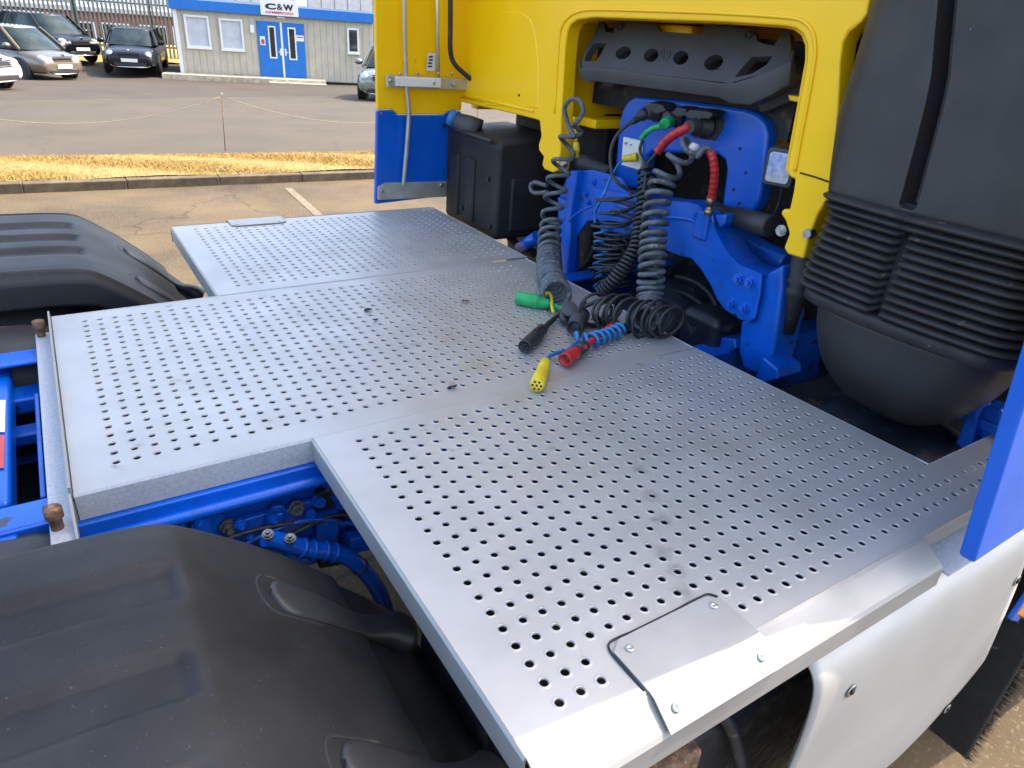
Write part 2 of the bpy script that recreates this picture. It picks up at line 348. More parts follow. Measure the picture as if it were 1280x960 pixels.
edge = MB(); edge.grid(lambda a, c: (lambda x: (x, park_y(x) - 0.05 + 0.1 * c, tz(park_y(x) - 0.05 + 0.1 * c) + 0.005))(-8 + 24 * a), 40, 1)
structure(edge.build('road_edge_line', 'marking', fix=False), 'faint pale line between road and car park')
# painted bay line on the yard
mk = MB(); a = Vector((1.815, 6.95, 0.004)); b_ = Vector((1.70, 4.6, 0.004)); w = Vector((0.042, 0.002, 0))
mk.add([a - w, a + w, b_ + w, b_ - w], [(0, 3, 2, 1)]); structure(mk.build('bay_marking', 'marking', fix=False), 'worn white bay line on the yard')
# verge: dry grass
VB = MB()
VB.grid(lambda a, c: (lambda x: (x, (kerb_y(x) + 0.11) * (1 - c) + verge_y(x) * c, 0.10 - 0.085 * c ** 2 + 0.012 * math.sin(x * 3 + c * 7)))(-9 + 24 * a), 60, 8)
structure(VB.build('verge_soil', 'dry_soil', fix=False), 'parched soil of the grass verge')
gv = MB(); gr = random.Random(3)
for _ in range(60000):
    x = gr.uniform(-2.2, 5.2); c = gr.random(); y = (kerb_y(x) + 0.10) * (1 - c) + (verge_y(x) + 0.03) * c; z = 0.10 - 0.085 * c * c
    h = gr.uniform(0.010, 0.030) * (1.25 if math.sin(x * 1.9) * math.sin(y * 4 + x) > 0.4 else 0.9); an = gr.uniform(0, 6.28); wd = gr.uniform(0.0025, 0.0055)
    dx, dy = math.cos(an) * wd, math.sin(an) * wd; lx, ly = gr.gauss(0, 0.03), gr.gauss(0, 0.03)
    o = len(gv.v); gv.v += [(x - dx, y - dy, z - 0.01), (x + dx, y + dy, z - 0.01), (x + lx, y + ly, z + h)]; gv.f.append((o, o + 1, o + 2)); gv.sm.append(False)
go = gv.build('dry_grass', 'dry_grass', fix=False); go['kind'] = 'stuff'; go['label'] = 'short straw-coloured grass on the verge'; go['category'] = 'grass'
# kerb stones
kb = MB(); kb.grid(lambda a, c: (lambda x: (x, kerb_y(x) + 0.015 + 0.09 * c, 0.06))(-8 + 22 * a), 8, 1)
kerb = structure(kb.build('kerb', 'kerb_concrete', fix=False), 'concrete kerb along the dry verge')
ang = math.atan(-0.0358); stone = None
for i in range(24):
    x = -8 + i * 0.915
    if stone is None:
        s_ = MB(); s_.box(0, 0.9135, 0, 0.125, -0.05, 0.098)
        stone = s_.build('kerb_stone', 'kerb_concrete', kerb, bevel=0.012, seg=3); o = stone
    else:
        o = stone.copy(); C.objects.link(o)
    o.location = (x, kerb_y(x) + rnd.uniform(-0.006, 0.006), rnd.uniform(-0.006, 0.004)); o.rotation_euler = (rnd.uniform(-.02, .02), rnd.uniform(-.004, .004), ang + rnd.uniform(-.004, .004))

# ================================================================== PORTABLE OFFICE
A = atg(228, 97); B = atg(433, 106.5)
e = (B - A); e.z = 0; e.normalize(); fn_ = Vector((e.y, -e.x, 0))          # facade normal, towards the yard
cab_z = A.z - 0.02
def fac(u, v, off=0.0):
    """(s,h) on the facade plane"""
    d = CM @ Vector(((u - 640) / FPX, -(v - 480) / FPX, -1.0)); o = A + fn_ * off
    t = (o - CAM_LOC).dot(fn_) / d.dot(fn_); p = CAM_LOC + d * t
    return (p - A).dot(e), p.z - cab_z
office = thing('portable_office', 'cream portable office cabin with blue double doors and blue fascia', 'building', (A.x, A.y, cab_z))
office.rotation_euler = (0, 0, math.atan2(e.y, e.x)); office.matrix_basis = Matrix.Translation((A.x, A.y, cab_z)) @ Matrix.Rotation(math.atan2(e.y, e.x), 4, 'Z')
# local frame of the cabin: x along facade, -y towards the yard, z up
LEN = 7.2; HT = fac(213, 10)[1] + 0.10; DEP = 3.2
b = MB(); b.box(0, LEN, 0.06, DEP, 0.1, HT); b.build('shell', 'cabin_wall', office, local=True)
b = MB(); b.box(0.1, LEN - 0.1, 0.16, DEP - 0.1, -0.1, 0.11); b.build('skid_base', 'car_trim', office, local=True)
openings = []
def rect(u0, v0, u1, v1):
    s0, h1 = fac(u0, v0); s1, h0 = fac(u1, v1); return s0, s1, h0, h1
def rect2(u0, u1, um, v0, v1, vm):
    return fac(u0, vm)[0], fac(u1, vm)[0], fac(um, v1)[1], fac(um, v0)[1]
W1 = rect2(231.5, 262.5, 247, 19, 60, 39); W2 = rect2(275, 304.5, 290, 23.5, 63, 43); W3 = rect2(434, 449, 441, 35, 67, 50)
DL = rect2(323, 353, 338, 27, 97, 62); DR = rect2(353.6, 382, 368, 28.5, 98, 64)
DL = (DL[0], DL[1], DL[2] - .02, DL[3]); DR = (DR[0], DR[1], DL[2], DL[3])
openings = [W1, W2, W3, (DL[0], DR[1], DL[2], DL[3])]
x = 0.0; k = 0
while x < LEN - 0.01:      # vertical cladding boards with a shadow groove, cut round the openings
    x1 = min(x + 0.235, LEN); spans = [(0.12, HT - 0.02)]
    for (s0, s1, h0, h1) in openings:
        if x1 > s0 + 0.01 and x < s1 - 0.01:
            ns = []
            for z0, z1 in spans:
                if h0 > z0: ns.append((z0, min(z1, h0)))
                if h1 < z1: ns.append((max(z0, h1), z1))
            spans = [q for q in ns if q[1] - q[0] > 0.02]
    if spans:
        for z0, z1 in spans: b = MB(); b.box(x + 0.006, x1 - 0.006, 0.04, 0.062, z0, z1); b.build('wall_panel', 'cabin_wall', office, local=True)
    x = x1; k += 1
s0, h0 = fac(213, 9, 0.1); s1, h1 = fac(455, 27, 0.1); ft = fac(213, -2, 0.1)[1]
b = MB(); b.box(-0.12, LEN + 0.12, -0.12, DEP + 0.1, h0 - 0.04, h0 + 0.30); b.build('fascia', 'cabin_blue', office, bevel=0.012, local=True)
b = MB(); b.box(-0.05, LEN + 0.05, -0.05, DEP, h0 + 0.295, h0 + 0.36); b.build('roof', 'cladding', office, local=True)
b = MB(); b.box(-0.03, 0.10, -0.02, 0.1, 0.0, HT); b.build('corner_post', 'upvc', office, local=True)
def window(r, pane_m='blind', name='window'):
    s0, s1, h0, h1 = r; fr = MB(); t = 0.075
    fr.box(s0, s1, -0.012, 0.05, h0, h0 + t); fr.box(s0, s1, -0.012, 0.05, h1 - t, h1)
    fr.box(s0, s0 + t, -0.01, 0.048, h0 + t, h1 - t); fr.box(s1 - t, s1, -0.01, 0.048, h0 + t, h1 - t)
    w = fr.build(name, 'upvc', office, bevel=0.006, local=True)
    p = MB(); p.box(s0 + t * .9, s1 - t * .9, 0.045, 0.055, h0 + t * .9, h1 - t * .9); p.build('pane', pane_m, w, local=True)
    p = MB(); p.box(s0 - 0.02, s1 + 0.02, -0.05, 0.03, h0 - 0.03, h0); p.build('sill', 'upvc', w, local=True)
    return w
window(W1); window(W2); window(W3, 'glass_dark')
def door(r, pane, hside):
    s0, s1, h0, h1 = r; d = MB(); d.box(s0 + 0.01, s1 - 0.01, 0.0, 0.05, h0, h1); D = d.build('door', 'cabin_blue', office, bevel=0.008, local=True)
    u0, u1, z0, z1 = pane; f = MB(); t = 0.05
    f.box(u0, u1, -0.014, 0.0, z0, z0 + t); f.box(u0, u1, -0.014, 0.0, z1 - t, z1); f.box(u0, u0 + t, -0.013, 0.0, z0 + t, z1 - t); f.box(u1 - t, u1, -0.013, 0.0, z0 + t, z1 - t)
    f.build('pane_frame', 'upvc', D, local=True)
    f = MB(); f.box(u0 + t, u1 - t, -0.006, 0.0, z0 + t, z1 - t); f.build('pane', 'glass_dark', D, local=True)
    x = s1 - 0.06 if hside > 0 else s0 + 0.1
    f = MB(); f.box(x - 0.03, x + 0.03, -0.02, 0.0, 0.98, 1.22); f.box(x - 0.02, x + 0.1 * (-hside), -0.06, -0.04, 1.08, 1.11); f.build('handle', 'upvc', D, local=True)
    return D
d1 = door(DL, rect2(336, 345.5, 341, 32.5, 73, 53), 1); d2 = door(DR, rect2(360.5, 370.5, 365, 34.5, 75, 55), -1)
b = MB(); b.box(DL[1] - 0.03, DR[0] + 0.03, -0.02, 0.0, DL[2], DL[3]); b.build('door_astragal', 'upvc', office, local=True)
r = rect(324.5, 45, 332, 56.5); b = MB(); b.box(r[0], r[1], -0.006, 0.0, r[2], r[3]); b.build('notice', 'decal_white', d1, local=True)
b = MB(); b.box(r[0] + 0.04, r[1] - 0.03, -0.009, -0.004, r[2] + 0.04, r[2] + 0.2); b.build('notice_print', 'decal_red', d1, local=True)
r = rect(370, 44, 380, 52); b = MB(); b.box(r[0], r[1], -0.006, 0.0, r[2], r[3]); b.build('notice', 'sign_white', d2, local=True)
b = MB(); b.box(r[0] + 0.03, r[1] - 0.03, -0.009, -0.004, r[2] + 0.12, r[2] + 0.16); b.build('notice_print', 'decal_red', d2, local=True)
r = rect(312, 31, 318, 41); b = MB(); b.box(r[0], r[1], -0.01, 0.03, r[2], r[3]); b.build('notice', 'sign_white', office, local=True)
for u in (299, 371):
    s, _ = fac(u, 98); b = MB(); b.box(s - 0.17, s + 0.17, 0.0, 0.03, 0.12, 0.21); b.build('vent', 'car_trim', office, local=True)
s, h = fac(351, 22); b = MB(); b.box(s - 0.14, s + 0.14, -0.06, 0.02, h - 0.03, h + 0.07); b.build('door_lamp', 'upvc', office, bevel=0.01, local=True)
# sign with lettering
SG = (*[fac(326, 17, 0.16)[0], fac(373, 20, 0.16)[0]], fac(326, 17, 0.16)[1] - 0.03, fac(326, 17, 0.16)[1] + 0.50)
b = MB(); b.box(SG[0], SG[1], -0.17, -0.13, SG[2], SG[3]); sign = b.build('sign_board', 'sign_white', office, bevel=0.006, local=True)
def text(body, m, w, h, x, y, z, parent, bold=0.0, name='lettering'):
    cu = bpy.data.curves.new('t', 'FONT'); cu.body = body; cu.extrude = 0.01; cu.offset = bold; cu.resolution_u = 2
    to = bpy.data.objects.new('t', cu); C.objects.link(to); bpy.context.view_layer.update()
    me = bpy.data.meshes.new_from_object(to.evaluated_get(bpy.context.evaluated_depsgraph_get())); bpy.data.objects.remove(to)
    xs = [v.co.x for v in me.vertices]; ys = [v.co.y for v in me.vertices]; x0, x1, y0, y1 = min(xs), max(xs), min(ys), max(ys)
    for v in me.vertices:
        c = v.co.copy(); v.co = (x + (c.x - x0) / (x1 - x0) * w, y - c.z * 0.5, z + (c.y - y0) / (y1 - y0) * h)
    me.materials.clear(); me.materials.append(M(m)); o = bpy.data.objects.new(name, me); C.objects.link(o); o.parent = parent; return o
sw = SG[1] - SG[0]
text('C', 'sign_black', sw * .29, .21, SG[0] + sw * .12, -0.172, SG[2] + .19, sign, 0.055)
text('&', 'sign_black', sw * .17, .21, SG[0] + sw * .43, -0.172, SG[2] + .19, sign, 0.02)
text('W', 'sign_black', sw * .28, .21, SG[0] + sw * .60, -0.172, SG[2] + .19, sign, 0.055)
text('COMMERCIALS', 'sign_red', sw * .74, .085, SG[0] + sw * .13, -0.172, SG[2] + .06, sign, 0.03)
# timber landing and step in front
s0 = fac(213, 96, 0.6)[0]; s1 = fac(407, 108, 0.6)[0]
land = thing('timber_landing', 'low pale timber landing with a step in front of the blue office doors', 'landing', A + fn_ * 0.5)
land.rotation_euler = office.rotation_euler; land.matrix_basis = Matrix.Translation((A.x, A.y, cab_z)) @ Matrix.Rotation(office.rotation_euler.z, 4, 'Z')
for i in range(7):
    y0 = -0.86 + i * 0.115; b = MB(); b.box(s0 - 0.25, s1, y0, y0 + 0.108, 0.16, 0.20); b.build('plank', 'timber', land, local=True)
b = MB(); b.box(s0 - 0.25, s1, -0.865, -0.82, -0.06, 0.16); b.build('front_board', 'timber', land, local=True)
sx0 = fac(337, 108, 0.9)[0]
b = MB(); b.box(sx0, s1, -1.16, -0.87, -0.08, 0.10); b.build('step', 'timber', land, bevel=0.01, local=True)

# ================================================================== BEHIND: FENCE, BUILDINGS
fy = 34.5; f0 = at(-20, 70, y=fy); f1 = at(330, 75, y=fy + 0.5)
fd = Vector((f1.x - f0.x, f1.y - f0.y, 0)); FL = fd.length; fd.normalize()
fence = thing('palisade_fence', 'dull green steel palisade fence behind the parked cars', 'fence', (f0.x, f0.y, tz(fy) - .02))
fence.matrix_basis = Matrix.Translation((f0.x, f0.y, tz(fy) - .02)) @ Matrix.Rotation(math.atan2(fd.y, fd.x), 4, 'Z')
for z in (0.45, 2.05):
    b = MB(); b.box(0, FL, 0, 0.05, z, z + 0.06); b.build('rail', 'fence_green', fence, local=True)
pm = MB(); pm.box(-0.038, 0.038, -0.03, 0, 0.05, 2.35); pm.add([(-.038, -.015, 2.35), (.038, -.015, 2.35), (0, -.015, 2.5)], [(0, 1, 2)])
pmesh = pm.mesh('pale', 'fence_galv'); n = int(FL / 0.155)
for i in range(n):
    o = bpy.data.objects.new('pale', pmesh); C.objects.link(o); o.parent = fence; o.location = (i * 0.155, 0, rnd.uniform(-.02, .02))
i = 0
while i * 2.75 < FL:
    b = MB(); b.box(-0.05, 0.05, 0.05, 0.15, 0, 2.6); o = b.build('post', 'fence_green', fence, local=True); o.location = (i * 2.75 + 0.6, 0, 0); i += 1
# dry grass bank behind fence
b = MB(); b.grid(lambda a, c: (-18 + 40 * a, 33.2 + 8 * c, tz(34) + 0.004 + 0.22 * min(1, c * 2.2) + 0.05 * math.sin(a * 60 + c * 9)), 60, 8)
structure(b.build('grass_bank', 'dry_grass', fix=False), 'straw-yellow grass bank at the foot of the fence')
# brick building with brick courses beyond the fence
BY = 47.0; bx0 = at(-60, 40, y=BY).x; bx1 = at(262, 40, y=BY).x
brick = thing('brick_building', 'red brick building behind the palisade fence', 'building', (bx0, BY, tz(BY)))
zt = at(110, 14, y=BY).z
b = MB(); b.box(bx0, bx1, BY, BY + 8, tz(BY) - 0.3, zt); b.build('wall', 'brick_wall', brick)
b = MB(); b.box(bx0 - .2, bx1 + .2, BY - 0.25, BY + 8, zt, zt + 0.22); b.build('eaves', 'cladding', brick)
for k in range(6):
    wx = bx0 + 1.3 + k * (bx1 - bx0 - 1.5) / 6; b = MB(); b.box(wx, wx + 1.5, BY - 0.04, BY + 0.05, zt - 1.7, zt - 0.5); w_ = b.build('window', 'upvc', brick)
    b = MB(); b.box(wx + .08, wx + .7, BY - 0.05, BY, zt - 1.62, zt - .58); b.build('pane', 'glass_dark', w_); b = MB(); b.box(wx + .8, wx + 1.42, BY - 0.05, BY, zt - 1.62, zt - .58); b.build('pane', 'glass_dark', w_)
# pale clad works building further back
CY = 55.0; cx0 = at(88, 10, y=CY).x; cx1 = at(620, 10, y=CY).x
works = thing('clad_warehouse', 'pale grey metal clad warehouse rising behind the portable office', 'building', (cx0, CY, tz(CY)))
b = MB(); b.box(cx0, cx1, CY, CY + 20, tz(CY) - 0.3, 8.4); b.build('wall', 'cladding', works)
k = 0; x = cx0
while x < cx1:
    b = MB(); b.box(x, min(x + 0.92, cx1), CY - 0.07, CY, tz(CY), 8.3); b.build('cladding_panel', 'cladding' if k % 7 else 'upvc', works); x += 1.0; k += 1
b = MB(); b.box(cx0 - .3, cx1 + .3, CY - 0.3, CY + 20.3, 8.3, 8.8); b.build('roof_edge', 'cabin_blue', works)
for k in range(4):
    wx = cx0 + 1.2 + 2.3 * k; b = MB(); b.box(wx, wx + 1.5, CY - 0.12, CY - 0.05, 2.6, 4.0); b.build('window', 'glass_dark', works)

# ================================================================== ROPE BARRIER
pb = at(281, 186, z=0.02); pt = at(277, 120, y=pb.y)
barrier = thing('rope_barrier', 'thin steel pin holding a sagging pale rope along the road', 'barrier', pb)
b = MB(); b.tube([pb - Vector((0, 0, .1)), pt], 0.006, 8); b.build('post', 'rust', barrier)
b = MB(); b.tube(spline([pt + Vector((-.012, 0, 0)), pt + Vector((-.012, 0, .03)), pt + Vector((.012, 0, .03)), pt + Vector((.012, 0, 0))], 6), 0.005, 6); b.build('loop', 'steel', barrier)
pl = pt + Vector((-3.6, .1, -.03)); pr_ = pt + Vector((3.9, -.1, .03))
for q, sag in ((pl, .33), (pr_, .36)):
    P = [pt.lerp(q, i / 24) + Vector((0, 0, -4 * sag * (i / 24) * (1 - i / 24))) for i in range(25)]
    b = MB(); b.tube(P, 0.0045, 6); b.build('rope', 'rope', barrier)
    if q is not pb:
        b = MB(); b.tube([(q.x, q.y, tz(q.y) - .05), q], 0.006, 8); b.build('post', 'rust', barrier)

# ================================================================== THE LORRY
ZP = 1.10; PT = 0.033
truck = thing('tractor_unit', 'yellow and blue lorry tractor unit with perforated aluminium catwalk behind the cab', 'lorry', (0.6, 0.46, 0))
# ---------------------------------------------------------------- catwalk decks
def deck(name, x0, x1, y0, y1, z, ox, oy, holes, inside=None, extra_x=(), extra_y=(), lab=None, tilt=(0, 0)):
    """sheet with raised punched holes at (ox+i*PT, oy+j*PT) for (i,j) in holes"""
    hs = set(holes); I = [i for i, j in hs]; J = [j for i, j in hs]
    xs = [ox + (k - .5) * PT for k in range(min(I), max(I) + 2)] + [x0, x1] + list(extra_x)
    ys = [oy + (k - .5) * PT for k in range(min(J), max(J) + 2)] + [y0, y1] + list(extra_y)
    def uniq(a, lo, hi):
        o = []
        for q in sorted(a):
            if lo - 1e-6 <= q <= hi + 1e-6 and (not o or q - o[-1] > 1e-4): o.append(q)
        return o
    xs = uniq(xs, x0, x1); ys = uniq(ys, y0, y1)
    V = []; F = []; SM = []; D = {}
    def vid(x, y, zz):
        k = (round(x, 5), round(y, 5), round(zz, 5)); i = D.get(k)
        if i is None: i = len(V); D[k] = i; V.append((x, y, zz))
        return i
    N = 12; cs = [(math.cos(2 * math.pi * (k + .5) / N), math.sin(2 * math.pi * (k + .5) / N)) for k in range(N)]
    sq = []
    for c, s in cs:
        m = max(abs(c), abs(s)); sq.append((c / m * PT / 2, s / m * PT / 2))
    hr = random.Random(5)
    for a in range(len(xs) - 1):
        for b in range(len(ys) - 1):
            X0, X1, Y0, Y1 = xs[a], xs[a + 1], ys[b], ys[b + 1]; cx, cy = (X0 + X1) / 2, (Y0 + Y1) / 2
            if inside and not inside(cx, cy): continue
            i = round((cx - ox) / PT); j = round((cy - oy) / PT)
            if (i, j) in hs and abs(X1 - X0 - PT) < 1e-4 and abs(Y1 - Y0 - PT) < 1e-4:
                jr = 1 + hr.uniform(-.04, .04)
                def ring(r, zz): return [vid(cx + c * r, cy + s * r, z + zz) for c, s in cs]
                R0 = ring(.0104, 0); R1 = ring(.0082 * jr, .0011); R2 = ring(.0070 * jr, .0013); R3 = ring(.0062 * jr, .0004); R4 = ring(.0061 * jr, -.0025)
                SQ = [vid(cx + q[0], cy + q[1], z) for q in sq]
                for k in range(N):
                    k2 = (k + 1) % N
                    F.append((SQ[k], SQ[k2], R0[k2], R0[k])); SM.append(False)
                    for A_, B_ in ((R0, R1), (R1, R2), (R2, R3), (R3, R4)): F.append((A_[k], A_[k2], B_[k2], B_[k])); SM.append(True)
                # square corners
                for k, (qx, qy) in ((1, (1, 1)), (4, (-1, 1)), (7, (-1, -1)), (10, (1, -1))):
                    c_ = vid(cx + qx * PT / 2, cy + qy * PT / 2, z); F.append((SQ[k], c_, SQ[(k + 1) % N])); SM.append(False)
            else:
                F.append((vid(X0, Y0, z), vid(X1, Y0, z), vid(X1, Y1, z), vid(X0, Y1, z))); SM.append(False)
    me = bpy.data.meshes.new(name); me.from_pydata(V, [], F); me.update(); me.polygons.foreach_set('use_smooth', SM); me.materials.append(M('aluminium'))
    o = bpy.data.objects.new(name, me); C.objects.link(o); attach(o, truck)
    if lab: o['label'] = lab
    return o
def flange(parent, pts, dirv, m='galvanised', th=0.004, name='flange', **k):
    """folded sheet: profile pts swept along dirv"""
    b = MB(); P = [Vector(p) for p in pts]; d = Vector(dirv); n = len(P)
    b.add(P + [p + d for p in P], [(i, i + 1, n + i + 1, n + i) for i in range(n - 1)])
    return b.build(name, m, parent, solid=th, fix=False, **k)
def in_patch(x, y): return .098 < x < .322 and y < -.612
nh = [(i, j) for i in range(29) for j in range(-20, 1) if not in_patch(i * PT, j * PT)] + [(i, j) for i in range(29, 37) for j in (-20, -19)]
FE = .953; FA = .9405; FB_ = .9735
near = deck('catwalk_panel', -.074, 1.26, -.700, .046, ZP, 0, 0, nh, inside=lambda x, y: x < FB_ or y < -.5775, extra_x=(FA, FB_), lab='near perforated deck panel with riveted patch')
for v_ in near.data.vertices:
    if v_.co.x > FA + .001 and v_.co.x < FB_ + .001 and v_.co.y > -.577: v_.co.x = FA + (v_.co.x - FA) * (.40 + .95 * (.046 - v_.co.y) / .6235)
def fe(y): return FA + .033 * (.40 + .95 * (.046 - y) / .6235)
mid = deck('catwalk_panel', -.470, FE, .050, .870, ZP - .0015, -.401, .8124, [(i, -j) for i in range(39) for j in range(22)], lab='middle perforated deck panel over the chassis')
far = deck('catwalk_panel', -.074, FE + .012, .875, 1.622, ZP, -.005, .9345, [(i, j) for i in range(29) for j in range(20) if not (.10 < i * PT < .35 and j > 18)], lab='far perforated deck panel')
# flanges (folded edges)
zt, zb = ZP - .001, ZP - .046
def rf(a): return [(a, .0), ]
flange(mid, [(-.470, .0505, zt), (-.470, .0475, zt - .004), (-.470, .0475, zb - .006)], (.398, 0, 0))
flange(mid, [(-.470, .8695, zt), (-.470, .8725, zt - .004), (-.470, .8725, zb)], (.40, 0, 0))
flange(mid, [(FE - .001, .05, zt), (FE + .002, .05, zt - .004), (FE + .002, .05, zb)], (0, .82, 0))
flange(near, [(-.0735, .046, zt), (-.0765, .046, zt - .004), (-.0765, .046, zb)], (0, -.746, 0), 'aluminium')
flange(near, [(-.075, .0455, zt), (-.075, .0488, zt - .004), (-.075, .0488, zb)], (.9, 0, 0))
flange(near, [(fe(.046) - .0005, .046, zt), (fe(.046) + .0025, .046, zt - .004), (fe(.046) + .0025, .046, zb)], (fe(-.5775) - fe(.046), -.6235, 0))
flange(near, [(FB_, -.578, zt), (FB_, -.575, zt - .004), (FB_, -.575, zb)], (.285, 0, 0))
flange(near, [(-.075, -.6995, zt + .001), (-.075, -.706, zt - .0015), (-.075, -.742, ZP - .027), (-.075, -.746, ZP - .032), (-.075, -.748, ZP - .068)], (.815, 0, 0), 'bare_aluminium', name='outer_flange')
flange(near, [(.742, -.6995, zt + .001), (.742, -.7025, zt - .003), (.742, -.7035, ZP - .032)], (.52, 0, 0), 'bare_aluminium', name='outer_flange')
flange(near, [(.742, -.702, ZP - .036), (.742, -.760, ZP - .040)], (.52, 0, 0), 'galvanised', name='step_ledge')
flange(far, [(-.0735, .875, zt), (-.0765, .875, zt - .004), (-.0765, .875, zb - .004)], (0, .747, 0), 'aluminium')
flange(far, [(-.075, .8755, zt), (-.075, .8725, zt - .004), (-.075, .8725, zb)], (.9, 0, 0))
flange(far, [(-.075, 1.6215, zt + .001), (-.075, 1.628, zt - .0015), (-.075, 1.664, ZP - .027), (-.075, 1.668, ZP - .068)], (1.03, 0, 0), 'bare_aluminium', name='outer_flange')
flange(far, [(FE + .0115, .875, zt), (FE + .0145, .875, zt - .004), (FE + .0145, .875, zb)], (0, .747, 0))
# riveted patch plates bent over the fold
def patch(parent, x0, x1, sgn, base):
    y = lambda q: base + sgn * q
    P = [(0, ZP + .0035), (.085, ZP + .0035), (.0925, ZP + .0015), (.128, ZP - .0235)]
    r = .014; b = MB(); vs = []
    prof = [(0, .0)]
    # rounded inner corners: build as strips across x
    n = 10; cols = []
    for i in range(n + 1):
        t = i / n; x = x0 + (x1 - x0) * t; dx = min(x - x0, x1 - x); c = r - math.sqrt(max(0, r * r - (r - min(dx, r)) ** 2)) if dx < r else 0
        cols.append([(x, y(max(q, c) if q < .05 else q), z) for q, z in P])
    for i in range(n):
        for k in range(len(P) - 1): o = len(b.v); b.v += [cols[i][k], cols[i + 1][k], cols[i + 1][k + 1], cols[i][k + 1]]; b.f.append((o, o + 1, o + 2, o + 3)); b.sm.append(False)
    b.build('patch_plate', 'patch_metal', parent, solid=.003, fix=False)
    for xx in (x0 + .022, x1 - .022):
        for q, zz, nn in ((.020, ZP + .005, (0, 0, 1)), (.110, ZP - .009, (0, sgn * .55, .83))):
            b = MB(); N_ = Vector(nn).normalized(); c = Vector((xx, y(q), zz)); b.lathe(c, c + N_, [(0, .0065), (.002, .006), (.0032, .0035), (.0022, .0025), (.0012, .001)], 14); b.build('rivet', 'steel', parent)
patch(near, .106, .310, -1, -.622); patch(far, .118, .318, 1, 1.552)
# mastic bead along the near patch edge
P = [Vector((.1035, -.705, ZP - .001)), Vector((.1035, -.66, ZP + .002)), Vector((.1045, -.632, ZP + .002)), Vector((.112, -.6195, ZP + .002))] + [Vector((.13 + .02 * k, -.6185 + rnd.uniform(-.001, .001), ZP + .002)) for k in range(9)] + [Vector((.303, -.6195, ZP + .002)), Vector((.311, -.63, ZP + .002))]
b = MB(); b.tube(spline(P, 6), .0016, 6); b.build('sealant_bead', 'grime_black', near)
# rear bar with lip and rusty studs
bar = MB(); bar.box(-.512, -.476, -.045, .868, 1.030, 1.062); bar = bar.build('catwalk_end_bar', 'galvanised', truck, bevel=.003)
flange(bar, [(-.4735, .048, 1.115), (-.4735, .048, 1.02)], (0, .824, 0), 'bare_aluminium', name='upright_lip')
flange(bar, [(-.475, .046, 1.105), (-.475, -.043, 1.062)], (.0, 0, -.03), 'bare_aluminium', name='end_gusset')
for (u, v) in ((52, 420), (72, 660)):
    c = at(u, v, z=1.062); b = MB(); b.lathe(c - Vector((0, 0, .03)), c + Vector((0.004, 0, 1)), [(0, .0115), (.018, .0118), (.02, .0095), (.05, .0095), (.052, .0135), (.070, .0135), (.072, .008)], 12); b.build('stud', 'rust', bar)

# ---------------------------------------------------------------- chassis rails and fittings
def rail(y, s):
    b = MB(); P = []
    x0, x1 = -2.1, 3.2
    b.box(x0, x1, y - .004, y + .004, .76, 1.035); b.box(x0, x1, y + (.004 if s > 0 else -.075), y + (.075 if s > 0 else -.004), 1.027, 1.035); b.box(x0, x1, y + (.004 if s > 0 else -.075), y + (.075 if s > 0 else -.004), .76, .768)
    return b.build('chassis_rail', 'blue_paint', truck, bevel=.003)
rn = rail(.085, 1); rf_ = rail(.835, -1)
for x in (-1.75, -.95, .35, 1.0):
    b = MB(); b.box(x, x + .10, .095, .825, .82, 1.0); b.build('cross_member', 'blue_paint', truck, bevel=.008)
# angle brackets, flitch plate and bolts on the near rail
b = MB(); b.box(-.50, .6, .035, .081, 1.018, 1.046); b.tube([(-.5, .03, 1.012), (.1, .03, 1.012), (.6, .03, 1.012)], .012, 10); fl = b.build('deck_support_angle', 'blue_paint', rn, bevel=.004)
def plate(px_pts, y, th, name='bracket_plate', m='blue_paint', par=None):
    b = MB(); b.prism([at(u, v, y=y) for u, v in px_pts], (0, -th, 0)); return b.build(name, m, par or truck, bevel=.004)
plate([(278, 668), (290, 648), (334, 635), (338, 628), (352, 626), (356, 633), (372, 624), (388, 620), (392, 700), (280, 720)], .075, .016, par=rn)
plate([(98, 668), (240, 640), (247, 628), (262, 624), (268, 634), (280, 640), (280, 720), (98, 740)], .078, .014, par=rn)
plate([(392, 612), (412, 604), (426, 700), (396, 705)], .072, .018, 'flitch_plate', 'grime_black', par=rn)
for (u, v, r) in ((285, 658, .013), (370, 634, .013), (250, 661, .010), (222, 655, .012), (398, 625, .012)): bolt(rn, at(u, v, y=.058), (0, -1, .12), r, .014, 'dull_steel' if r > .0125 else 'blue_paint')
for (u, v) in ((410, 600), (425, 628), (428, 648), (447, 662), (440, 622), (405, 668), (432, 672), (418, 615), (450, 640)):
    bolt(rn, at(u, v, y=.066), (0, -1, .05), .014, .012, 'blue_paint')
for (u0, v0, u1, v1, y, th) in ((236, 640, 262, 668, .062, .02), (330, 640, 352, 664, .064, .018), (392, 640, 420, 690, .058, .02), (300, 690, 392, 716, .06, .02), (426, 596, 446, 612, .055, .02), (432, 664, 462, 684, .05, .03)):
    plate([(u0, v0), (u1, v0 - (u1 - u0) * .25), (u1, v1 - (u1 - u0) * .25), (u0, v1)], y, th, 'casting', par=rn)
for (u, v) in ((248, 650), (341, 648), (405, 650), (320, 702), (360, 694), (437, 600), (446, 672), (300, 655), (312, 668), (388, 642)): bolt(rn, at(u, v, y=.040), (0, -1, .1), .0085, .010, 'blue_paint')
for k in range(3):
    b = MB(); b.tube(spline([at(250 + 40 * k, 690, y=.03), at(300 + 40 * k, 668 - 4 * k, y=.03), at(360 + 34 * k, 655 - 6 * k, y=.03), at(430 + 20 * k, 650 + 6 * k, y=.03)], 8), .0045, 8); b.build('air_line', 'cable_black' if k != 1 else 'blue_paint', rn)
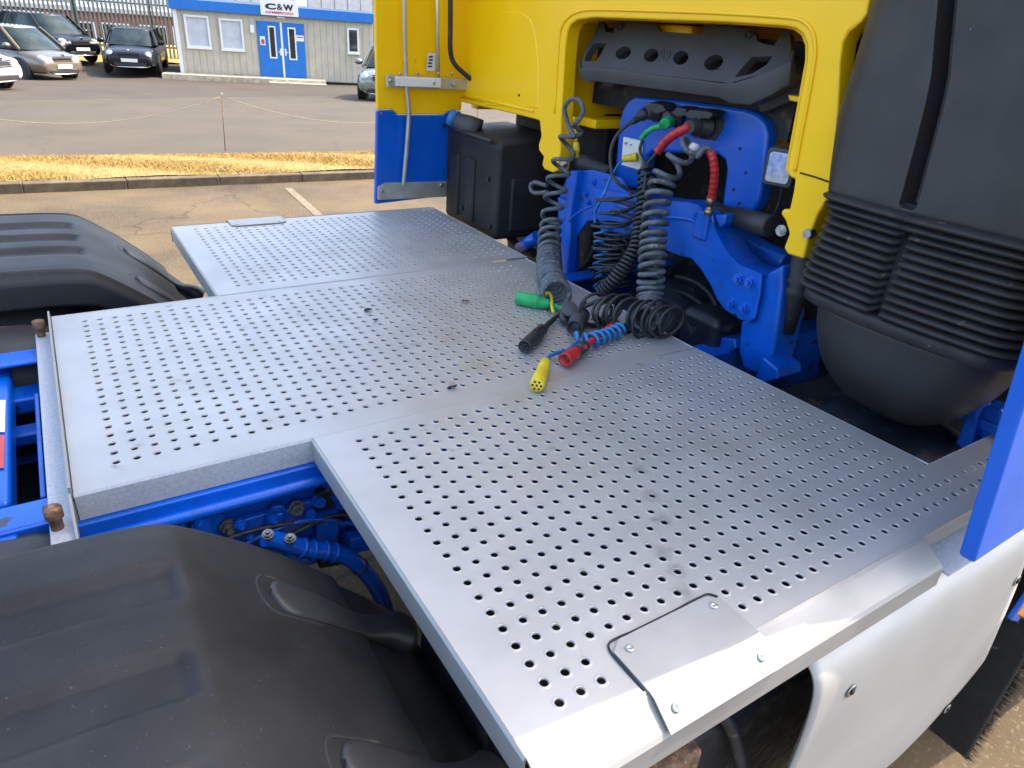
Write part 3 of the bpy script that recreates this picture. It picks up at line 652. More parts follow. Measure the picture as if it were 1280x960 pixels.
# blue air pipe with two capped bolts
pp = [at(332, 672, y=-.02), at(360, 680, y=-.02), at(385, 687, y=-.02), at(415, 690, y=-.02), at(440, 700, y=-.02), at(462, 722, y=-.02), at(476, 745, y=-.02), at(486, 775, y=-.02)]
b = MB(); b.tube(spline(pp, 8), .0175, 14); pipe = b.build('blue_pipe', 'blue_clean', truck)
for k in (9, 13, 17, 20):
    s_ = spline(pp, 8); b = MB(); b.lathe(s_[k + 4], s_[k + 5], [(0, .0175), (.001, .0205), (.007, .0205), (.008, .0175)], 14); b.build('pipe_ring', 'blue_clean', pipe)
s_ = spline(pp, 8); b = MB(); b.lathe(s_[35], s_[36], [(0, .0178), (.0005, .0195), (.005, .0195), (.0055, .0178)], 14); b.build('cable_tie', 'cable_black', pipe)
for u, v in ((335, 669), (363, 674)): bolt(pipe, at(u, v, y=-.035), (-.1, -.35, 1), .0085, .009, 'dull_steel')
# coupling ramp and blue frame work behind the deck (left edge)
b = MB(); b.prism([(-1.3, .90, 1.02), (-.575, .90, 1.005), (-.575, .90, .95), (-1.3, .90, .93)], (0, -.68, 0)); ramp = b.build('coupling_ramp', 'blue_clean', truck, bevel=.012)
def on_ramp(pts, m, name, lab=None):
    b = MB(); b.add([at(u, v, z=1.0085) for u, v in pts], [(0, 1, 2, 3)]); b.v = [(x, y, 1.0085 + (-.575 - x) * .0207) for x, y, z in b.v]; o = b.build(name, m, ramp, fix=False)
    if lab: o['label'] = lab
on_ramp([(-40, 500), (7, 500), (6, 540), (-40, 542)], 'decal_white', 'label_sticker', 'white warning label'); on_ramp([(-40, 545), (6, 544), (5, 585), (-40, 588)], 'decal_red', 'label_sticker', 'red warning label')
b = MB(); b.box(-.62, -.40, .84, 1.0, .90, .985); b.box(-1.2, -.50, .93, 1.04, .93, 1.0); fr = b.build('mounting_bracket', 'blue_paint', truck, bevel=.008)
for u, v in ((4, 424), (20, 420)): bolt(fr, at(u, v, z=1.0), (0, 0, 1), .016, .014, 'blue_paint')
for (y0, y1, z0, z1) in ((.70, .78, .93, .97), (.60, .655, .90, .93), (.02, .155, .92, .985)):
    b = MB(); b.box(-.66, -.49, y0, y1, z0, z1); b.build('mounting_bracket', 'blue_paint', truck, bevel=.007)
b = MB(); b.box(-.532, -.522, .22, .66, .80, 1.0); b.build('bracket_plate', 'blue_paint', truck, bevel=.003)
b = MB(); b.box(-.64, -.56, .03, .09, .90, 1.03); b.build('mounting_bracket', 'blue_paint', truck, bevel=.006)
b = MB(); b.box(-2.0, -.2, .12, .80, .55, .75); b.build('axle_housing', 'engine', truck, bevel=.05, seg=3)
b = MB(); b.cyl((-.62, -.75, .52), (-.62, 1.67, .52), .09); b.build('rear_axle', 'engine', truck)
b = MB(); b.cyl((-.45, .46, .72), (1.4, .46, .80), .055); b.build('prop_shaft', 'engine', truck)

for (x0, x1, y0, y1, zz) in ((-.04, .93, -.60, .03, 1.0), (-.45, .93, .17, .76, 1.015), (-.04, .95, .91, 1.60, .99)):  # added dark sheets keep sunlit ground from showing through the deck holes
    b = MB(); b.box(x0, x1, y0, y1, zz, zz + .006); b.build('deck_shade_sheet', 'grime_black', truck)
b = MB(); b.box(-.46, .93, .088, .168, .955, .962); b.build('deck_shade_sheet', 'grime_black', truck)
b = MB(); b.box(-.46, .93, .762, .832, .955, .962); b.build('deck_shade_sheet', 'grime_black', truck)
# ---------------------------------------------------------------- rear wheels and mudguards
def wheel(cx, y0, y1, R=.52):
    s = 1 if y1 > y0 else -1; L = abs(y1 - y0)
    b = MB(); b.lathe((cx, y0, R), (cx, y1, R), [(0, .30), (.01, R - .05), (.05, R - .01), (.08, R), (L - .08, R), (L - .05, R - .01), (L - .01, R - .05), (L, .30)], 40); t = b.build('tyre', 'rubber', truck)
    b = MB(); b.lathe((cx, y0, R), (cx, y1, R), [(.03, .299), (L * .55, .28), (L * .6, .12), (L * .8, .11), (L * .82, .02)], 28); b.build('rim', 'steel', t)
wheel(-.62, .13, -.17); wheel(-.62, -.47 + .27, -.77); wheel(-.62, .79, 1.09); wheel(-.62, 1.12, 1.69); wheel(2.3, -.42, -.77); wheel(2.3, 1.34, 1.69)
GP = [(-1.30, .80), (-1.22, .96), (-1.10, 1.08), (-.95, 1.142), (-.80, 1.158), (-.65, 1.162), (-.52, 1.160), (-.43, 1.156), (-.37, 1.147), (-.33, 1.126), (-.25, 1.064), (-.18, 1.0), (-.115, .932)]
GF = [(-.135, .945), (-.08, .89), (-.02, .82), (.03, .73), (.05, .60)]
def prof_at(PP, t):
    S = spline([(x, 0, z) for x, z in PP], 10); i = t * (len(S) - 1); k = min(int(i), len(S) - 2); return S[k].lerp(S[k + 1], i - k)
def mudguard(yi, sgn, lab):
    """yi = inner edge, sgn = direction to the outer side"""
    Wg = .625
    ribs = (.13, .29, .455) if sgn < 0 else (.17, .31, .45)
    def sm(a): a = max(0, min(1, a)); return a * a * (3 - 2 * a)
    def fn(PP, ribs_on):
        def g(a, c):
            p = prof_at(PP, a); q = -.10 + (Wg + .20) * c          # arc coordinate across, edges folded down
            if q < 0:
                y = 0 + .012 * (q / -.10) * -1; dz = q
                y = .02 * (1 - math.cos(min(1, -q / .03) * math.pi / 2)) * -1; dz = q
            elif q > Wg:
                y = Wg + .02 * (1 - math.cos(min(1, (q - Wg) / .03) * math.pi / 2)); dz = -(q - Wg)
            else:
                y = q; dz = -.003 * sm(1 - q / .05) ** 2 - .010 * (0 + sm(1 - (Wg - q) / .05) ** 2)
            d = 0
            if ribs_on and 0 < q < Wg:
                for r in ribs:
                    tt = abs(q - r) / .042
                    if tt < 1:
                        endx = -.345 - .03 * (r / Wg); run = sm((endx - p.x) / .03) * sm((p.x + 1.05) / .06)
                        d -= .012 * sm((1 - tt) * 3.4) * run
            return (p.x, yi + sgn * y, p.z + dz + d)
        return g
    b = MB(); b.grid(fn(GP, True), 150, 110); g = b.build('mudguard', 'guard_plastic', truck, solid=.005, fix=False); g['label'] = lab
    b = MB(); b.grid(fn([(x + .004, z - .012) for x, z in GF], False), 24, 60); b.build('front_section', 'guard_plastic', g, solid=.005, fix=False)
    PA = GP[9:] + [(-.06, .892), (-.025, .865)]
    for yq in (.125, .43):
        rs = []; n = 26
        for k in range(n + 1):
            t = k / n; p = prof_at(PA, .20 + .78 * t); p2 = prof_at(PA, min(1, .22 + .78 * t)); tn = (p2 - p).normalized(); nr = Vector((-tn.z, 0, tn.x));
            if nr.z < 0: nr = -nr
            wv = .038 * math.sqrt(max(.02, 1 - (1 - min(1, t / .10)) ** 2)) * (1 - .32 * sm((t - .1) / .5) + .35 * sm((t - .7) / .2)) * math.sqrt(max(.02, 1 - max(0, (t - .93) / .07) ** 2)); hgt = .010 + .016 * sm((t - .55) / .3)
            c = Vector((p.x, yi + sgn * yq, p.z)); ring = []
            for (a_, h_) in ((-1, -.6), (-1, .5), (-.75, .85), (-.4, 1), (.4, 1), (.75, .85), (1, .5), (1, -.6)): ring.append(c + Vector((0, a_ * wv, 0)) + nr * (h_ * hgt))
            rs.append(ring)
        b = MB(); b.rings(rs); b.build('strap', 'black_plastic', g)
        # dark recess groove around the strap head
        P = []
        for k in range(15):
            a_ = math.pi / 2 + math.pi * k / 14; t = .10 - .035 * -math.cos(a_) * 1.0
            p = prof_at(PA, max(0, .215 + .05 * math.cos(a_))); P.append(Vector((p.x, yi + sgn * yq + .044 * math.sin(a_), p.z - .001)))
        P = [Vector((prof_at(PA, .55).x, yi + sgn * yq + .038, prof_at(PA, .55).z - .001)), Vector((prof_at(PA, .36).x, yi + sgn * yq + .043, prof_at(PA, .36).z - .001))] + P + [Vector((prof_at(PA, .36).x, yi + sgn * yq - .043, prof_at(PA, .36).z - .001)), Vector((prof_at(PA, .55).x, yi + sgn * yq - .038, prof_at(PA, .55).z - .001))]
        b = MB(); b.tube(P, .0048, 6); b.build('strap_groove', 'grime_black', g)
    return g
mudguard(-.155, -1, 'near black plastic mudguard with pressed ribs'); mudguard(1.075, 1, 'far black plastic mudguard with pressed ribs')

# ---------------------------------------------------------------- cab
XC = 1.10
WALL = [(578, 128), (600, 133), (640, 142), (668, 149), (674, 151), (676, 170), (673, 180), (673, 188), (679, 196), (677, 206), (680, 212), (690, 216), (696, 214), (700, 190), (701, 148), (706, 59), (709, 38), (713, 30), (721, 25), (742, 22),
        (824, 25), (909, 28), (981, 33), (994, 36), (1003, 43), (1008, 56), (1008, 75), (998, 131), (988, 184), (983, 213), (986, 221), (993, 224), (991, 240), (986, 262), (978, 261), (975, 267), (981, 276), (986, 292), (979, 310), (984, 318), (1004, 324), (1011, 296), (1022, 268), (1036, 245), (1041, 226), (1047, 140), (1050, 76), (1054, 52), (1060, 40), (1077, 27), (1084, 17), (1087, 0)]
pts = [at(u, v, x=XC) for u, v in WALL]
pts[0].y = 1.655
ymin = pts[-1].y
pts += [Vector((XC, ymin, 1.95)), Vector((XC, ymin - .01, 3.3)), Vector((XC, 1.60, 3.3))]
b = MB(); b.prism(pts, (.055, 0, 0)); cabw = b.build('cab', 'yellow_paint', truck, bevel=.012, seg=3); cabw['label'] = 'yellow sheet steel cab rear wall'
# shell of the cab: sides, roof, floor, front
b = MB()
b.box(1.50, 3.25, -.735, 1.655, 1.56, 3.45); shell = b.build('cab_shell', 'yellow_paint', cabw, bevel=.08, seg=4)
b = MB(); b.box(XC + .05, 1.6, 1.60, 1.655, 1.50, 3.3); b.box(1.30, 1.6, -.735, -.70, 1.45, 3.3); b.box(XC + .05, 1.6, -.735, 1.655, 3.25, 3.3); b.build('cab_corner', 'yellow_paint', cabw, bevel=.01)
# roof deflector
b = MB(); b.prism([(1.25, 1.55, 3.42), (3.0, 1.55, 3.42), (1.25, 1.55, 3.86)], (0, -2.2, 0)); b.build('roof_deflector', 'yellow_paint', cabw, bevel=.05, seg=3)
# recess behind the arch: returning flange, side walls and ribbed back
arch = [at(u, v, x=XC + .055) for u, v in WALL[14:30]]
b = MB(); n = len(arch); dep = Vector((.33, 0, 0)); b.add(arch + [p + dep for p in arch], [(i, i + 1, n + i + 1, n + i) for i in range(n - 1)]); b.build('recess_wall', 'yellow_paint', cabw, solid=.006, fix=False)
bx = XC + .385
b = MB(); b.box(bx, bx + .02, -.05, 1.2, 1.545, 1.95); back = b.build('recess_back', 'yellow_paint', cabw)
for k in range(6):
    y = .20 + k * .13; b = MB(); b.box(bx - .035, bx, y, y + .015, 1.56, 1.80); b.build('recess_rib', 'yellow_paint', cabw, bevel=.004)
b = MB(); b.box(1.19, bx + .02, .86, .96, 1.53, 1.56); b.build('recess_lip', 'yellow_paint', cabw, bevel=.006)
b = MB(); b.box(1.25, bx, .55, .70, 1.80, 1.86); b.build('recess_step', 'yellow_paint', cabw, bevel=.012)
# inner moulding round the arch
mo = [at(u, v, x=XC - .001) for u, v in ((693, 142), (696, 90), (699, 50), (702, 34), (710, 22), (722, 15), (745, 12), (830, 14), (910, 17), (985, 22), (1004, 27), (1015, 38), (1019, 56), (1018, 78), (1009, 131), (999, 184), (994, 214))]
b = MB(); b.tube(spline(mo, 5), .0045, 8); b.build('arch_moulding', 'yellow_paint', cabw)
# pressed panel left of the arch, seam and small fixings
pp = [at(u, v, x=XC - .003) for u, v in ((606, 132), (604, 60), (607, 36), (614, 20), (626, 14), (650, 14), (662, 22), (668, 38), (673, 80), (672, 136))]
b = MB(); b.prism(pp, (.012, 0, 0)); b.build('pressed_panel', 'yellow_paint', cabw, bevel=.006, seg=3)
sm_ = [at(u, v, x=XC) for u, v in ((577, 121), (620, 128), (668, 139))]
b = MB(); b.tube(sm_, .006, 8); b.build('wall_seam', 'yellow_paint', cabw)
c = at(649, 119, x=XC - .003); b = MB(); b.cyl(c, c - Vector((.004, 0, 0)), .004, n=10); b.build('plug', 'grime_black', cabw)
ln = [at(u, v, x=XC - .001) for u, v in ((1000, 216), (1018, 221), (1041, 229))]
b = MB(); b.tube(ln, .002, 6); b.build('panel_gap', 'grime_black', cabw)
b = MB(); c = at(1012, 292, x=XC - .004); b.cyl(c + Vector((.01, 0, 0)), c - Vector((.012, 0, 0)), .012, n=6); b.build('bolt', 'steel', cabw)
# tall pillar behind lower-left column
b = MB(); q = at(720, 190, x=1.2); b.box(1.16, 1.20, q.y - .01, q.y + .12, 1.42, 1.56); b.build('lower_bracket', 'yellow_paint', cabw, bevel=.01)

# side fairings, yellow above and blue below
def fairing(yb, yt, sgn, lab, x1=1.105):
    """yb at z 1.115, yt at z 1.46: inner faces; sgn = outward direction"""
    def Y(z): return yb + (yt - yb) * (z - 1.115) / .345
    th = .022; x0 = .728
    ytop = [(x0, 1.492), (.79, 1.494), (.815, 1.474), (1.02, 1.474), (1.045, 1.490), (x1, 1.490)]
    b = MB(); up = [(x0, 3.2), (x1, 3.2)]
    o_ = [(x, z) for x, z in ytop] + [(x1, 3.3), (x0 - .03, 3.3)]
    b.prism([(x, Y(z) if z < 2 else Y(2) + (Y(2) - Y(1)) * .0, z) for x, z in o_], (0, sgn * th, 0)); F = b.build('side_fairing', 'yellow_paint', truck, bevel=.006); F['label'] = lab
    lo = [(x, z - .002) for x, z in ytop] + [(x1, 1.13), (x0 + .002, 1.112)]
    b = MB(); b.prism([(x, Y(z) - sgn * .001, z) for x, z in lo], (0, sgn * (th + .004), 0)); L_ = b.build('skirt_panel', 'blue_clean', F, bevel=.006); L_['label'] = 'blue lower panel'
    return F, Y
ff, Yf = fairing(1.690, 1.650, 1, 'far side fairing, yellow above blue')
nf, Yn = fairing(-.762, -.724, -1, 'near side fairing, yellow above blue', 1.36)
b = MB(); b.box(.732, .752, -.765 + .003, -.70, 1.13, 1.14); 
# hardware on the inside of the far fairing
def fz(u, v, off=.02):
    p = at(u, v, y=1.66); q = at(u, v, y=Yf(min(p.z, 2.0)) - off); return q
b = MB(); b.tube(spline([fz(505, -60, .03), fz(506, 40, .03), fz(508, 105, .03), fz(510, 125, .03), fz(511, 145, .03), fz(507, 200, .03), fz(504, 232, .03)], 8), .0085, 12); b.build('strut', 'strut_metal', ff)
b = MB(); b.tube([fz(546, -60, .03), fz(547, 40, .03), fz(548, 96, .03)], .0065, 12); b.build('strut', 'strut_metal', ff)
b = MB(); b.tube(spline([fz(563, -60, .04), fz(563, 30, .04), fz(563, 62, .04), fz(567, 78, .04), (fz(578, 90, .05)), fz(594, 103, .06)], 8), .0095, 12); b.build('black_strut', 'cable_black', ff)
b = MB(); b.prism([fz(485, 94, .035), fz(597, 99, .035), fz(598, 114, .035), fz(485, 109, .035)], (0, .03, 0)); br = b.build('strut_bracket', 'strut_metal', ff, bevel=.003)
b = MB(); b.prism([fz(496, 96, .052), fz(552, 98, .052), (fz(552, 110, .052)), fz(496, 108, .052)], (0, .02, 0)); b.build('slide_block', 'white_paint', ff, bevel=.004)
for u, v in ((490, 101), (543, 104), (570, 106), (592, 107)):
    c = fz(u, v, .056); b = MB(); b.cyl(c, c + Vector((0, .03, 0)), .006, n=10); b.build('bolt', 'steel', ff)
for u in (500, 522, 548, 565):
    c = fz(u, 94, .045); b = MB(); b.cyl(c, c + Vector((0, 0, .012)), .005, n=8); b.build('bolt', 'steel', ff)
b = MB(); b.prism([fz(473, 234, .012), fz(482, 229, .012), fz(560, 227, .012), fz(559, 246, .012), fz(473, 250, .012)], (0, .012, 0)); fp = b.build('foot_plate', 'strut_metal', ff, bevel=.002)
for u, v in ((479, 240), (553, 232)):
    c = fz(u, v, .02); b = MB(); b.cyl(c, c + Vector((0, .012, 0)), .008, n=12); b.build('bolt', 'steel', ff)
b = MB(); b.add([fz(535, 66, .004), fz(544, 67, .004), fz(543, 89, .004), fz(533, 88, .004)], [(0, 1, 2, 3)]); o = b.build('label_sticker', 'decal_white', ff, fix=False, solid=.001)
b = MB()
for k, (u, v) in enumerate(((536, 70), (536, 74), (535, 78), (535, 82))): b.add([fz(u, v, .006), fz(u + 5, v, .006), fz(u + 5, v + 2, .006), fz(u, v + 2, .006)], [(0, 1, 2, 3)])
b.build('label_print', 'car_trim', ff, fix=False)
c = fz(477, 142, .003); b = MB(); b.cyl(c, c + Vector((0, .01, 0)), .005, n=10); b.build('bolt', 'steel', ff)

# ---------------------------------------------------------------- air intake
def section(z, y0, y1, x0, x1, r, ny=-.355, nw=.0, nd=.0, k=6, rl=None):
    """rounded rectangle with a notch in its rear (low x) side, anticlockwise"""
    P = []
    def arc(cx, cy, a0, rr):
        for i in range(k + 1):
            a = a0 + math.pi / 2 * i / k; P.append(Vector((cx + rr * math.cos(a), cy + rr * math.sin(a), z)))
    rl = rl or r; arc(x1 - r, y1 - r, 0, r); arc(x0 + rl, y1 - rl, math.pi / 2, rl)
    m = 5
    for i in range(1, m): P.append(Vector((x0 - .012 * math.sin(math.pi * i / m * .5), (y1 - rl) + (ny + nw - (y1 - rl)) * i / m, z)))
    P += [Vector((x0 - .012, ny + nw, z)), Vector((x0 - .012 + nd, ny + nw * .75, z)), Vector((x0 - .012 + nd, ny - nw * .75, z)), Vector((x0 - .012, ny - nw, z))]
    for i in range(1, m): P.append(Vector((x0 - .012 * math.cos(math.pi * i / m * .5), ny - nw + ((y0 + r) - (ny - nw)) * i / m, z)))
    arc(x0 + r, y0 + r, math.pi, r); arc(x1 - r, y0 + r, 3 * math.pi / 2, r)
    return P
rs = []
slot = [(1.555, -.358), (1.562, -.358), (1.568, -.357), (1.60, -.355), (1.70, -.345), (1.76, -.338), (1.80, -.331), (1.85, -.316), (1.92, -.298), (2.05, -.262), (2.4, -.18), (3.0, -.10), (3.4, -.10)]
for i, (z, ny) in enumerate(slot):
    y1_ = -.150 + .068 * min(1, max(0, (z - 1.56) / .12)) + (.12 if z > 2.2 else 0) * min(1, (z - 2.2)); nd = 0 if z < 1.565 else .05; nw = .0175 if z >= 1.565 else .014
    rs.append(section(z, -.630 - .02 * min(1, max(0, (z - 1.6) / .3)), y1_, 1.012 + .02 * min(1, max(0, (z - 1.56) / .3)), 1.34, .055, ny, nw, nd, rl=.05 + .08 * min(1, max(0, (z - 1.56) / .12))))
b = MB(); b.rings(rs); duct = b.build('air_intake', 'black_plastic', truck, fix=True); duct['label'] = 'black plastic air intake duct with rubber bellows'
md = duct.modifiers.new('b', 'BEVEL'); md.width = .004; md.segments = 2; md.limit_method = 'ANGLE'; md.angle_limit = R_(35)
# bellows: a stack of lobes split by a central pinch
def bell(z0, z1, n, o0, o1, nw, nd, name):
    for k in range(n):
        za = z0 + (z1 - z0) * k / n; zb_ = z0 + (z1 - z0) * (k + 1) / n; g_ = o0 + (o1 - o0) * (k + .5) / n; rs = []
        for t, e_ in ((.01, -.009), (.08, -.004), (.20, .002), (.36, .0058), (.5, .0068), (.64, .0058), (.80, .002), (.92, -.004), (.99, -.009)):
            z = za + (zb_ - za) * t; rs.append(section(z, -.608 - g_ - e_, -.180 + g_ + e_, 1.012 - g_ - e_, 1.34 + g_ * .5 + e_, .06, -.372, nw, nd + e_ * .6, 8))
        b = MB(); b.rings(rs); b.build(name, 'rubber', duct)
bell(1.522, 1.556, 2, .012, .022, .0005, .0, 'bellows_ring'); bell(1.345, 1.522, 10, .022, .004, .014, .050, 'bellows_ring')
b = MB(); b.rings([section(z, -.62, -.20, 1.03, 1.33, .05) for z in (1.33, 1.57)]); b.build('bellows_core', 'rubber', duct)
# collar and bowl
rs = [section(z, -.608 - g_, -.180 + g_, 1.012 - g_, 1.34 + g_, .075, -.38, .02, 0, 8) for z, g_ in ((1.345, .000), (1.343, .014), (1.338, .018), (1.318, .018), (1.313, .010))]
b = MB(); b.rings(rs); b.build('collar', 'rubber', duct)
rs = []
for k in range(19):
    a_ = math.pi / 2 * k / 18; s_ = math.cos(a_) ** .86; z = 1.318 - .238 * math.sin(a_) ** 1.05; cx, cy = 1.160, -.388; ring = []
    for q in range(48):
        t = 2 * math.pi * q / 48; c_, s2 = math.cos(t), math.sin(t); ex = .62
        ring.append(Vector((cx + .155 * s_ * math.copysign(abs(c_) ** ex, c_), cy + .208 * s_ * math.copysign(abs(s2) ** ex, s2), z)))
    rs.append(ring)
b = MB(); b.rings(rs[:-1]); b.build('bowl', 'black_plastic', duct)
# drain fitting at the left of the bowl
c = at(985, 405, x=1.20); b = MB(); b.lathe(Vector((c.x, c.y, 1.22)), Vector((c.x, c.y, 2)), [(-.08, .022), (.0, .026), (.03, .036), (.045, .040), (.055, .030), (.07, .040), (.075, .034), (.18, .038), (.20, .03)], 20); b.build('drain_fitting', 'rubber', duct)

b = MB(); b.box(1.165, 1.30, -.25, -.02, 1.40, 3.2); b.build('duct_gap_filler', 'grime_black', truck)  # added dark filler, hides the sunlit interior between wall and duct
# ---------------------------------------------------------------- cable holder in the arch
def yz(u, v, x): return at(u, v, x=x)
from mathutils.geometry import tessellate_polygon
def plane_of(a, b_, c):
    n = (b_ - a).cross(c - a).normalized(); return a, n
HP = plane_of(at(738, 82, x=1.13), at(912, 104, x=1.13), at(850, 38, x=1.215))
def atp(u, v, pl=HP, off=0.0):
    d = CM @ Vector(((u - 640) / FPX, -(v - 480) / FPX, -1.0)); n = pl[1] if pl[1].x < 0 else -pl[1]
    return CAM_LOC + d * ((pl[0] - CAM_LOC).dot(n) / d.dot(n)) + n * off
def holed(outer, holes, vec, name, m, par, bev=0):
    """plate with real openings"""
    loops = [outer] + holes; flat = [p for l in loops for p in l]; n = len(flat); vec = Vector(vec)
    tri = tessellate_polygon([[Vector(p) for p in l] for l in loops]); b = MB(); fs = [tuple(t) for t in tri] + [tuple(n + i for i in reversed(t)) for t in tri]; o = 0
    for l in loops:
        k = len(l); fs += [(o + i, o + (i + 1) % k, n + o + (i + 1) % k, n + o + i) for i in range(k)]; o += k
    b.add(flat + [p + vec for p in flat], fs); return b.build(name, m, par, bevel=bev)
OUT = [(727, 85), (728, 74), (734, 58), (742, 44), (749, 26), (753, 25), (757, 40), (767, 41), (769, 27), (775, 25), (820, 29), (825, 39), (876, 43), (881, 31), (930, 35), (943, 37), (947, 52), (960, 56), (968, 57), (977, 40), (982, 36), (987, 38), (989, 62), (987, 76), (960, 90), (912, 104), (825, 94), (745, 83), (736, 84)]
def ell(u, v, a, b_, rot=0, n=20):
    return [(u + a * math.cos(t) * math.cos(rot) - b_ * math.sin(t) * math.sin(rot), v + a * math.cos(t) * math.sin(rot) + b_ * math.sin(t) * math.cos(rot)) for t in [2 * math.pi * k / n for k in range(n)]]
HO = [ell(779, 66, 10, 7.5, -.45), ell(814, 69, 9.5, 8, -.55), ell(851, 72, 10, 8.5, -.6), ell(892, 78, 12.5, 9, -.45), [(742, 54), (758, 54), (752, 66), (745, 77), (730, 76), (735, 64)], [(940, 71), (966, 70), (958, 81), (940, 92), (918, 97), (928, 84)]]
hold = holed([atp(u, v) for u, v in OUT], [[atp(u, v) for u, v in h] for h in HO], (.022, 0, -.012), 'cable_holder', 'grey_plastic', truck, .003)
hold['label'] = 'grey plastic cable parking bracket with round holes'
FT = [(727, 74), (727, 85), (737, 84), (745, 83), (785, 88), (825, 94), (870, 99), (905, 104), (920, 103), (940, 97), (962, 89), (987, 76), (989, 62)]
FB = [(727, 90), (728, 97), (737, 100), (746, 99), (785, 104), (825, 109), (870, 115), (900, 119), (914, 126), (938, 128), (964, 116), (984, 104), (992, 92)]
b = MB(); n = len(FT); tp = [atp(u, v) for u, v in FT]; bt = [at(u, v, x=p.x + .006) for (u, v), p in zip(FB, tp)]; ins = [p + Vector((.045, 0, .004)) for p in bt]
b.add(tp + bt + ins, [(i, i + 1, n + i + 1, n + i) for i in range(n - 1)] + [(n + i, n + i + 1, 2 * n + i + 1, 2 * n + i) for i in range(n - 1)], True)
o = b.build('lip', 'grey_plastic', hold, solid=.008, fix=False); o.modifiers['thick'].offset = -1
md = o.modifiers.new('b', 'BEVEL'); md.width = .004; md.segments = 2; md.limit_method = 'ANGLE'; md.angle_limit = R_(40)
b = MB(); b.box(1.27, 1.29, .15, .99, 1.60, 1.84); b.build('inner_web', 'grime_black', hold)
for u, v in ((776, 34), (937, 43)):
    c = atp(u, v, off=.001); b = MB(); nn = HP[1] if HP[1].x < 0 else -HP[1]; b.lathe(c, c + nn, [(0, .014), (.003, .014), (.004, .010), (.001, .009), (.002, .005), (.006, .005), (.0065, 0)], 14); b.build('bolt', 'car_trim', hold)
b = MB(); b.tube([atp(u, v, off=.001) for u, v in ell(832, 68, 6, 6)] + [atp(838, 68, off=.001)], .0012, 6); b.tube([atp(829, 72, off=.001), atp(832, 64, off=.001), atp(835, 70, off=.001)], .0012, 6); b.build('moulded_mark', 'grey_plastic', hold)
b = MB(); b.prism([at(u, v, x=1.22) for u, v in ((748, 88), (770, 92), (772, 104), (762, 109), (752, 108))], (.05, 0, 0)); b.build('support_foot', 'grey_plastic', hold, bevel=.006)
b = MB(); b.prism([at(u, v, x=1.24) for u, v in ((940, 120), (985, 104), (1000, 96), (1001, 115), (985, 128), (950, 142))], (.06, 0, 0)); b.build('support_foot', 'grey_plastic', hold, bevel=.008)
b = MB(); b.prism([at(u, v, x=1.20) for u, v in ((984, 118), (999, 121), (998, 128), (986, 126))], (.12, 0, 0)); b.build('recess_tab', 'yellow_paint', cabw, bevel=.004)

# ---------------------------------------------------------------- socket bracket
XB = 1.235
ob = [(766, 236), (773, 154), (777, 138), (783, 127), (793, 120), (857, 126), (930, 136), (947, 143), (956, 153), (959, 168), (955, 213), (949, 250), (940, 266), (901, 262), (907, 212), (905, 200), (896, 193), (815, 190), (807, 197), (802, 236)]
b = MB(); b.prism([at(u, v, x=XB) for u, v in ob], (.05, 0, 0)); sb = b.build('socket_bracket', 'blue_clean', truck, bevel=.012, seg=3); sb['label'] = 'blue pressed steel bracket carrying the trailer sockets'
for u, v in ((925, 186), (932, 216), (917, 237), (924, 254), (780, 158)):
    c = at(u, v, x=XB - .001); b = MB(); b.cyl(c + Vector((.004, 0, 0)), c - Vector((.001, 0, 0)), .0045, n=12); b.build('hole', 'grime_black', sb)
b = MB(); b.prism([at(u, v, x=XB - .012) for u, v in ((779, 171), (801, 176), (800, 213), (776, 206))], (.012, 0, 0)); wp = b.build('white_plate', 'white_paint', sb, bevel=.002)
for u, v in ((783, 179), (789, 181)): 
    c = at(u, v, x=XB - .013); b = MB(); b.cyl(c, c - Vector((.006, 0, 0)), .004 if u < 785 else .002, n=10); b.build('screw', 'steel', wp)
# sockets with flip lids
def socket(u, v, r, lid_px, name='socket'):
    c = at(u, v, x=XB - .004); b = MB(); b.lathe(c, c + Vector((-1, 0, 0)), [(0, r * 1.3), (.012, r * 1.3), (.014, r), (.05, r), (.052, r * .8)], 20); s_ = b.build(name, 'cable_black', sb)
    b = MB(); b.prism([at(q[0], q[1], x=XB - .055) for q in lid_px], (.05, 0, .006)); b.build('socket_lid', 'cable_black', s_, bevel=.004); return c
s1 = socket(822, 141, .020, [(803, 136), (812, 128), (828, 131), (832, 139), (820, 143)])
s2 = socket(848, 148, .020, [(838, 141), (846, 134), (858, 136), (856, 145), (846, 147)])
s3 = socket(884, 158, .026, [(853, 143), (862, 137), (885, 139), (892, 143), (886, 149), (860, 149)])
b = MB(); b.prism([at(u, v, x=XB - .004) for u, v in ((868, 140), (906, 148), (904, 160), (893, 176), (866, 172))], (.004, 0, 0)); b.build('socket_plate', 'cable_black', sb, bevel=.002)

# ---------------------------------------------------------------- cab suspension cross beam (blue)
XK = 1.13
def blk(px_pts, x, th, name, m='blue_paint', par=None, bev=.006, lab=None):
    b = MB(); b.prism([at(u, v, x=x) for u, v in px_pts], (th, 0, 0)); o = b.build(name, m, par or truck, bevel=bev, seg=3)
    if lab: o['label'] = lab
    return o
beam = blk([(742, 236), (790, 246), (833, 253), (858, 254), (872, 258), (880, 266), (890, 266), (893, 284), (900, 302), (910, 318), (924, 332), (952, 343), (950, 366), (943, 399), (935, 404), (922, 399), (906, 388), (896, 376), (888, 358), (876, 338), (864, 324), (848, 320), (830, 313), (800, 302), (750, 290)], XK, .012, 'cross_beam', lab='blue curved cab suspension beam bolted at its lower end')
rib = [at(u, v, x=XK - .002) for u, v in ((770, 256), (800, 264), (833, 271), (855, 273), (868, 277), (878, 287))]
b = MB(); b.tube(spline(rib, 6), .006, 10); b.build('beam_rib', 'blue_paint', beam)
tl = [(833, 253), (858, 254), (872, 258), (880, 266)]
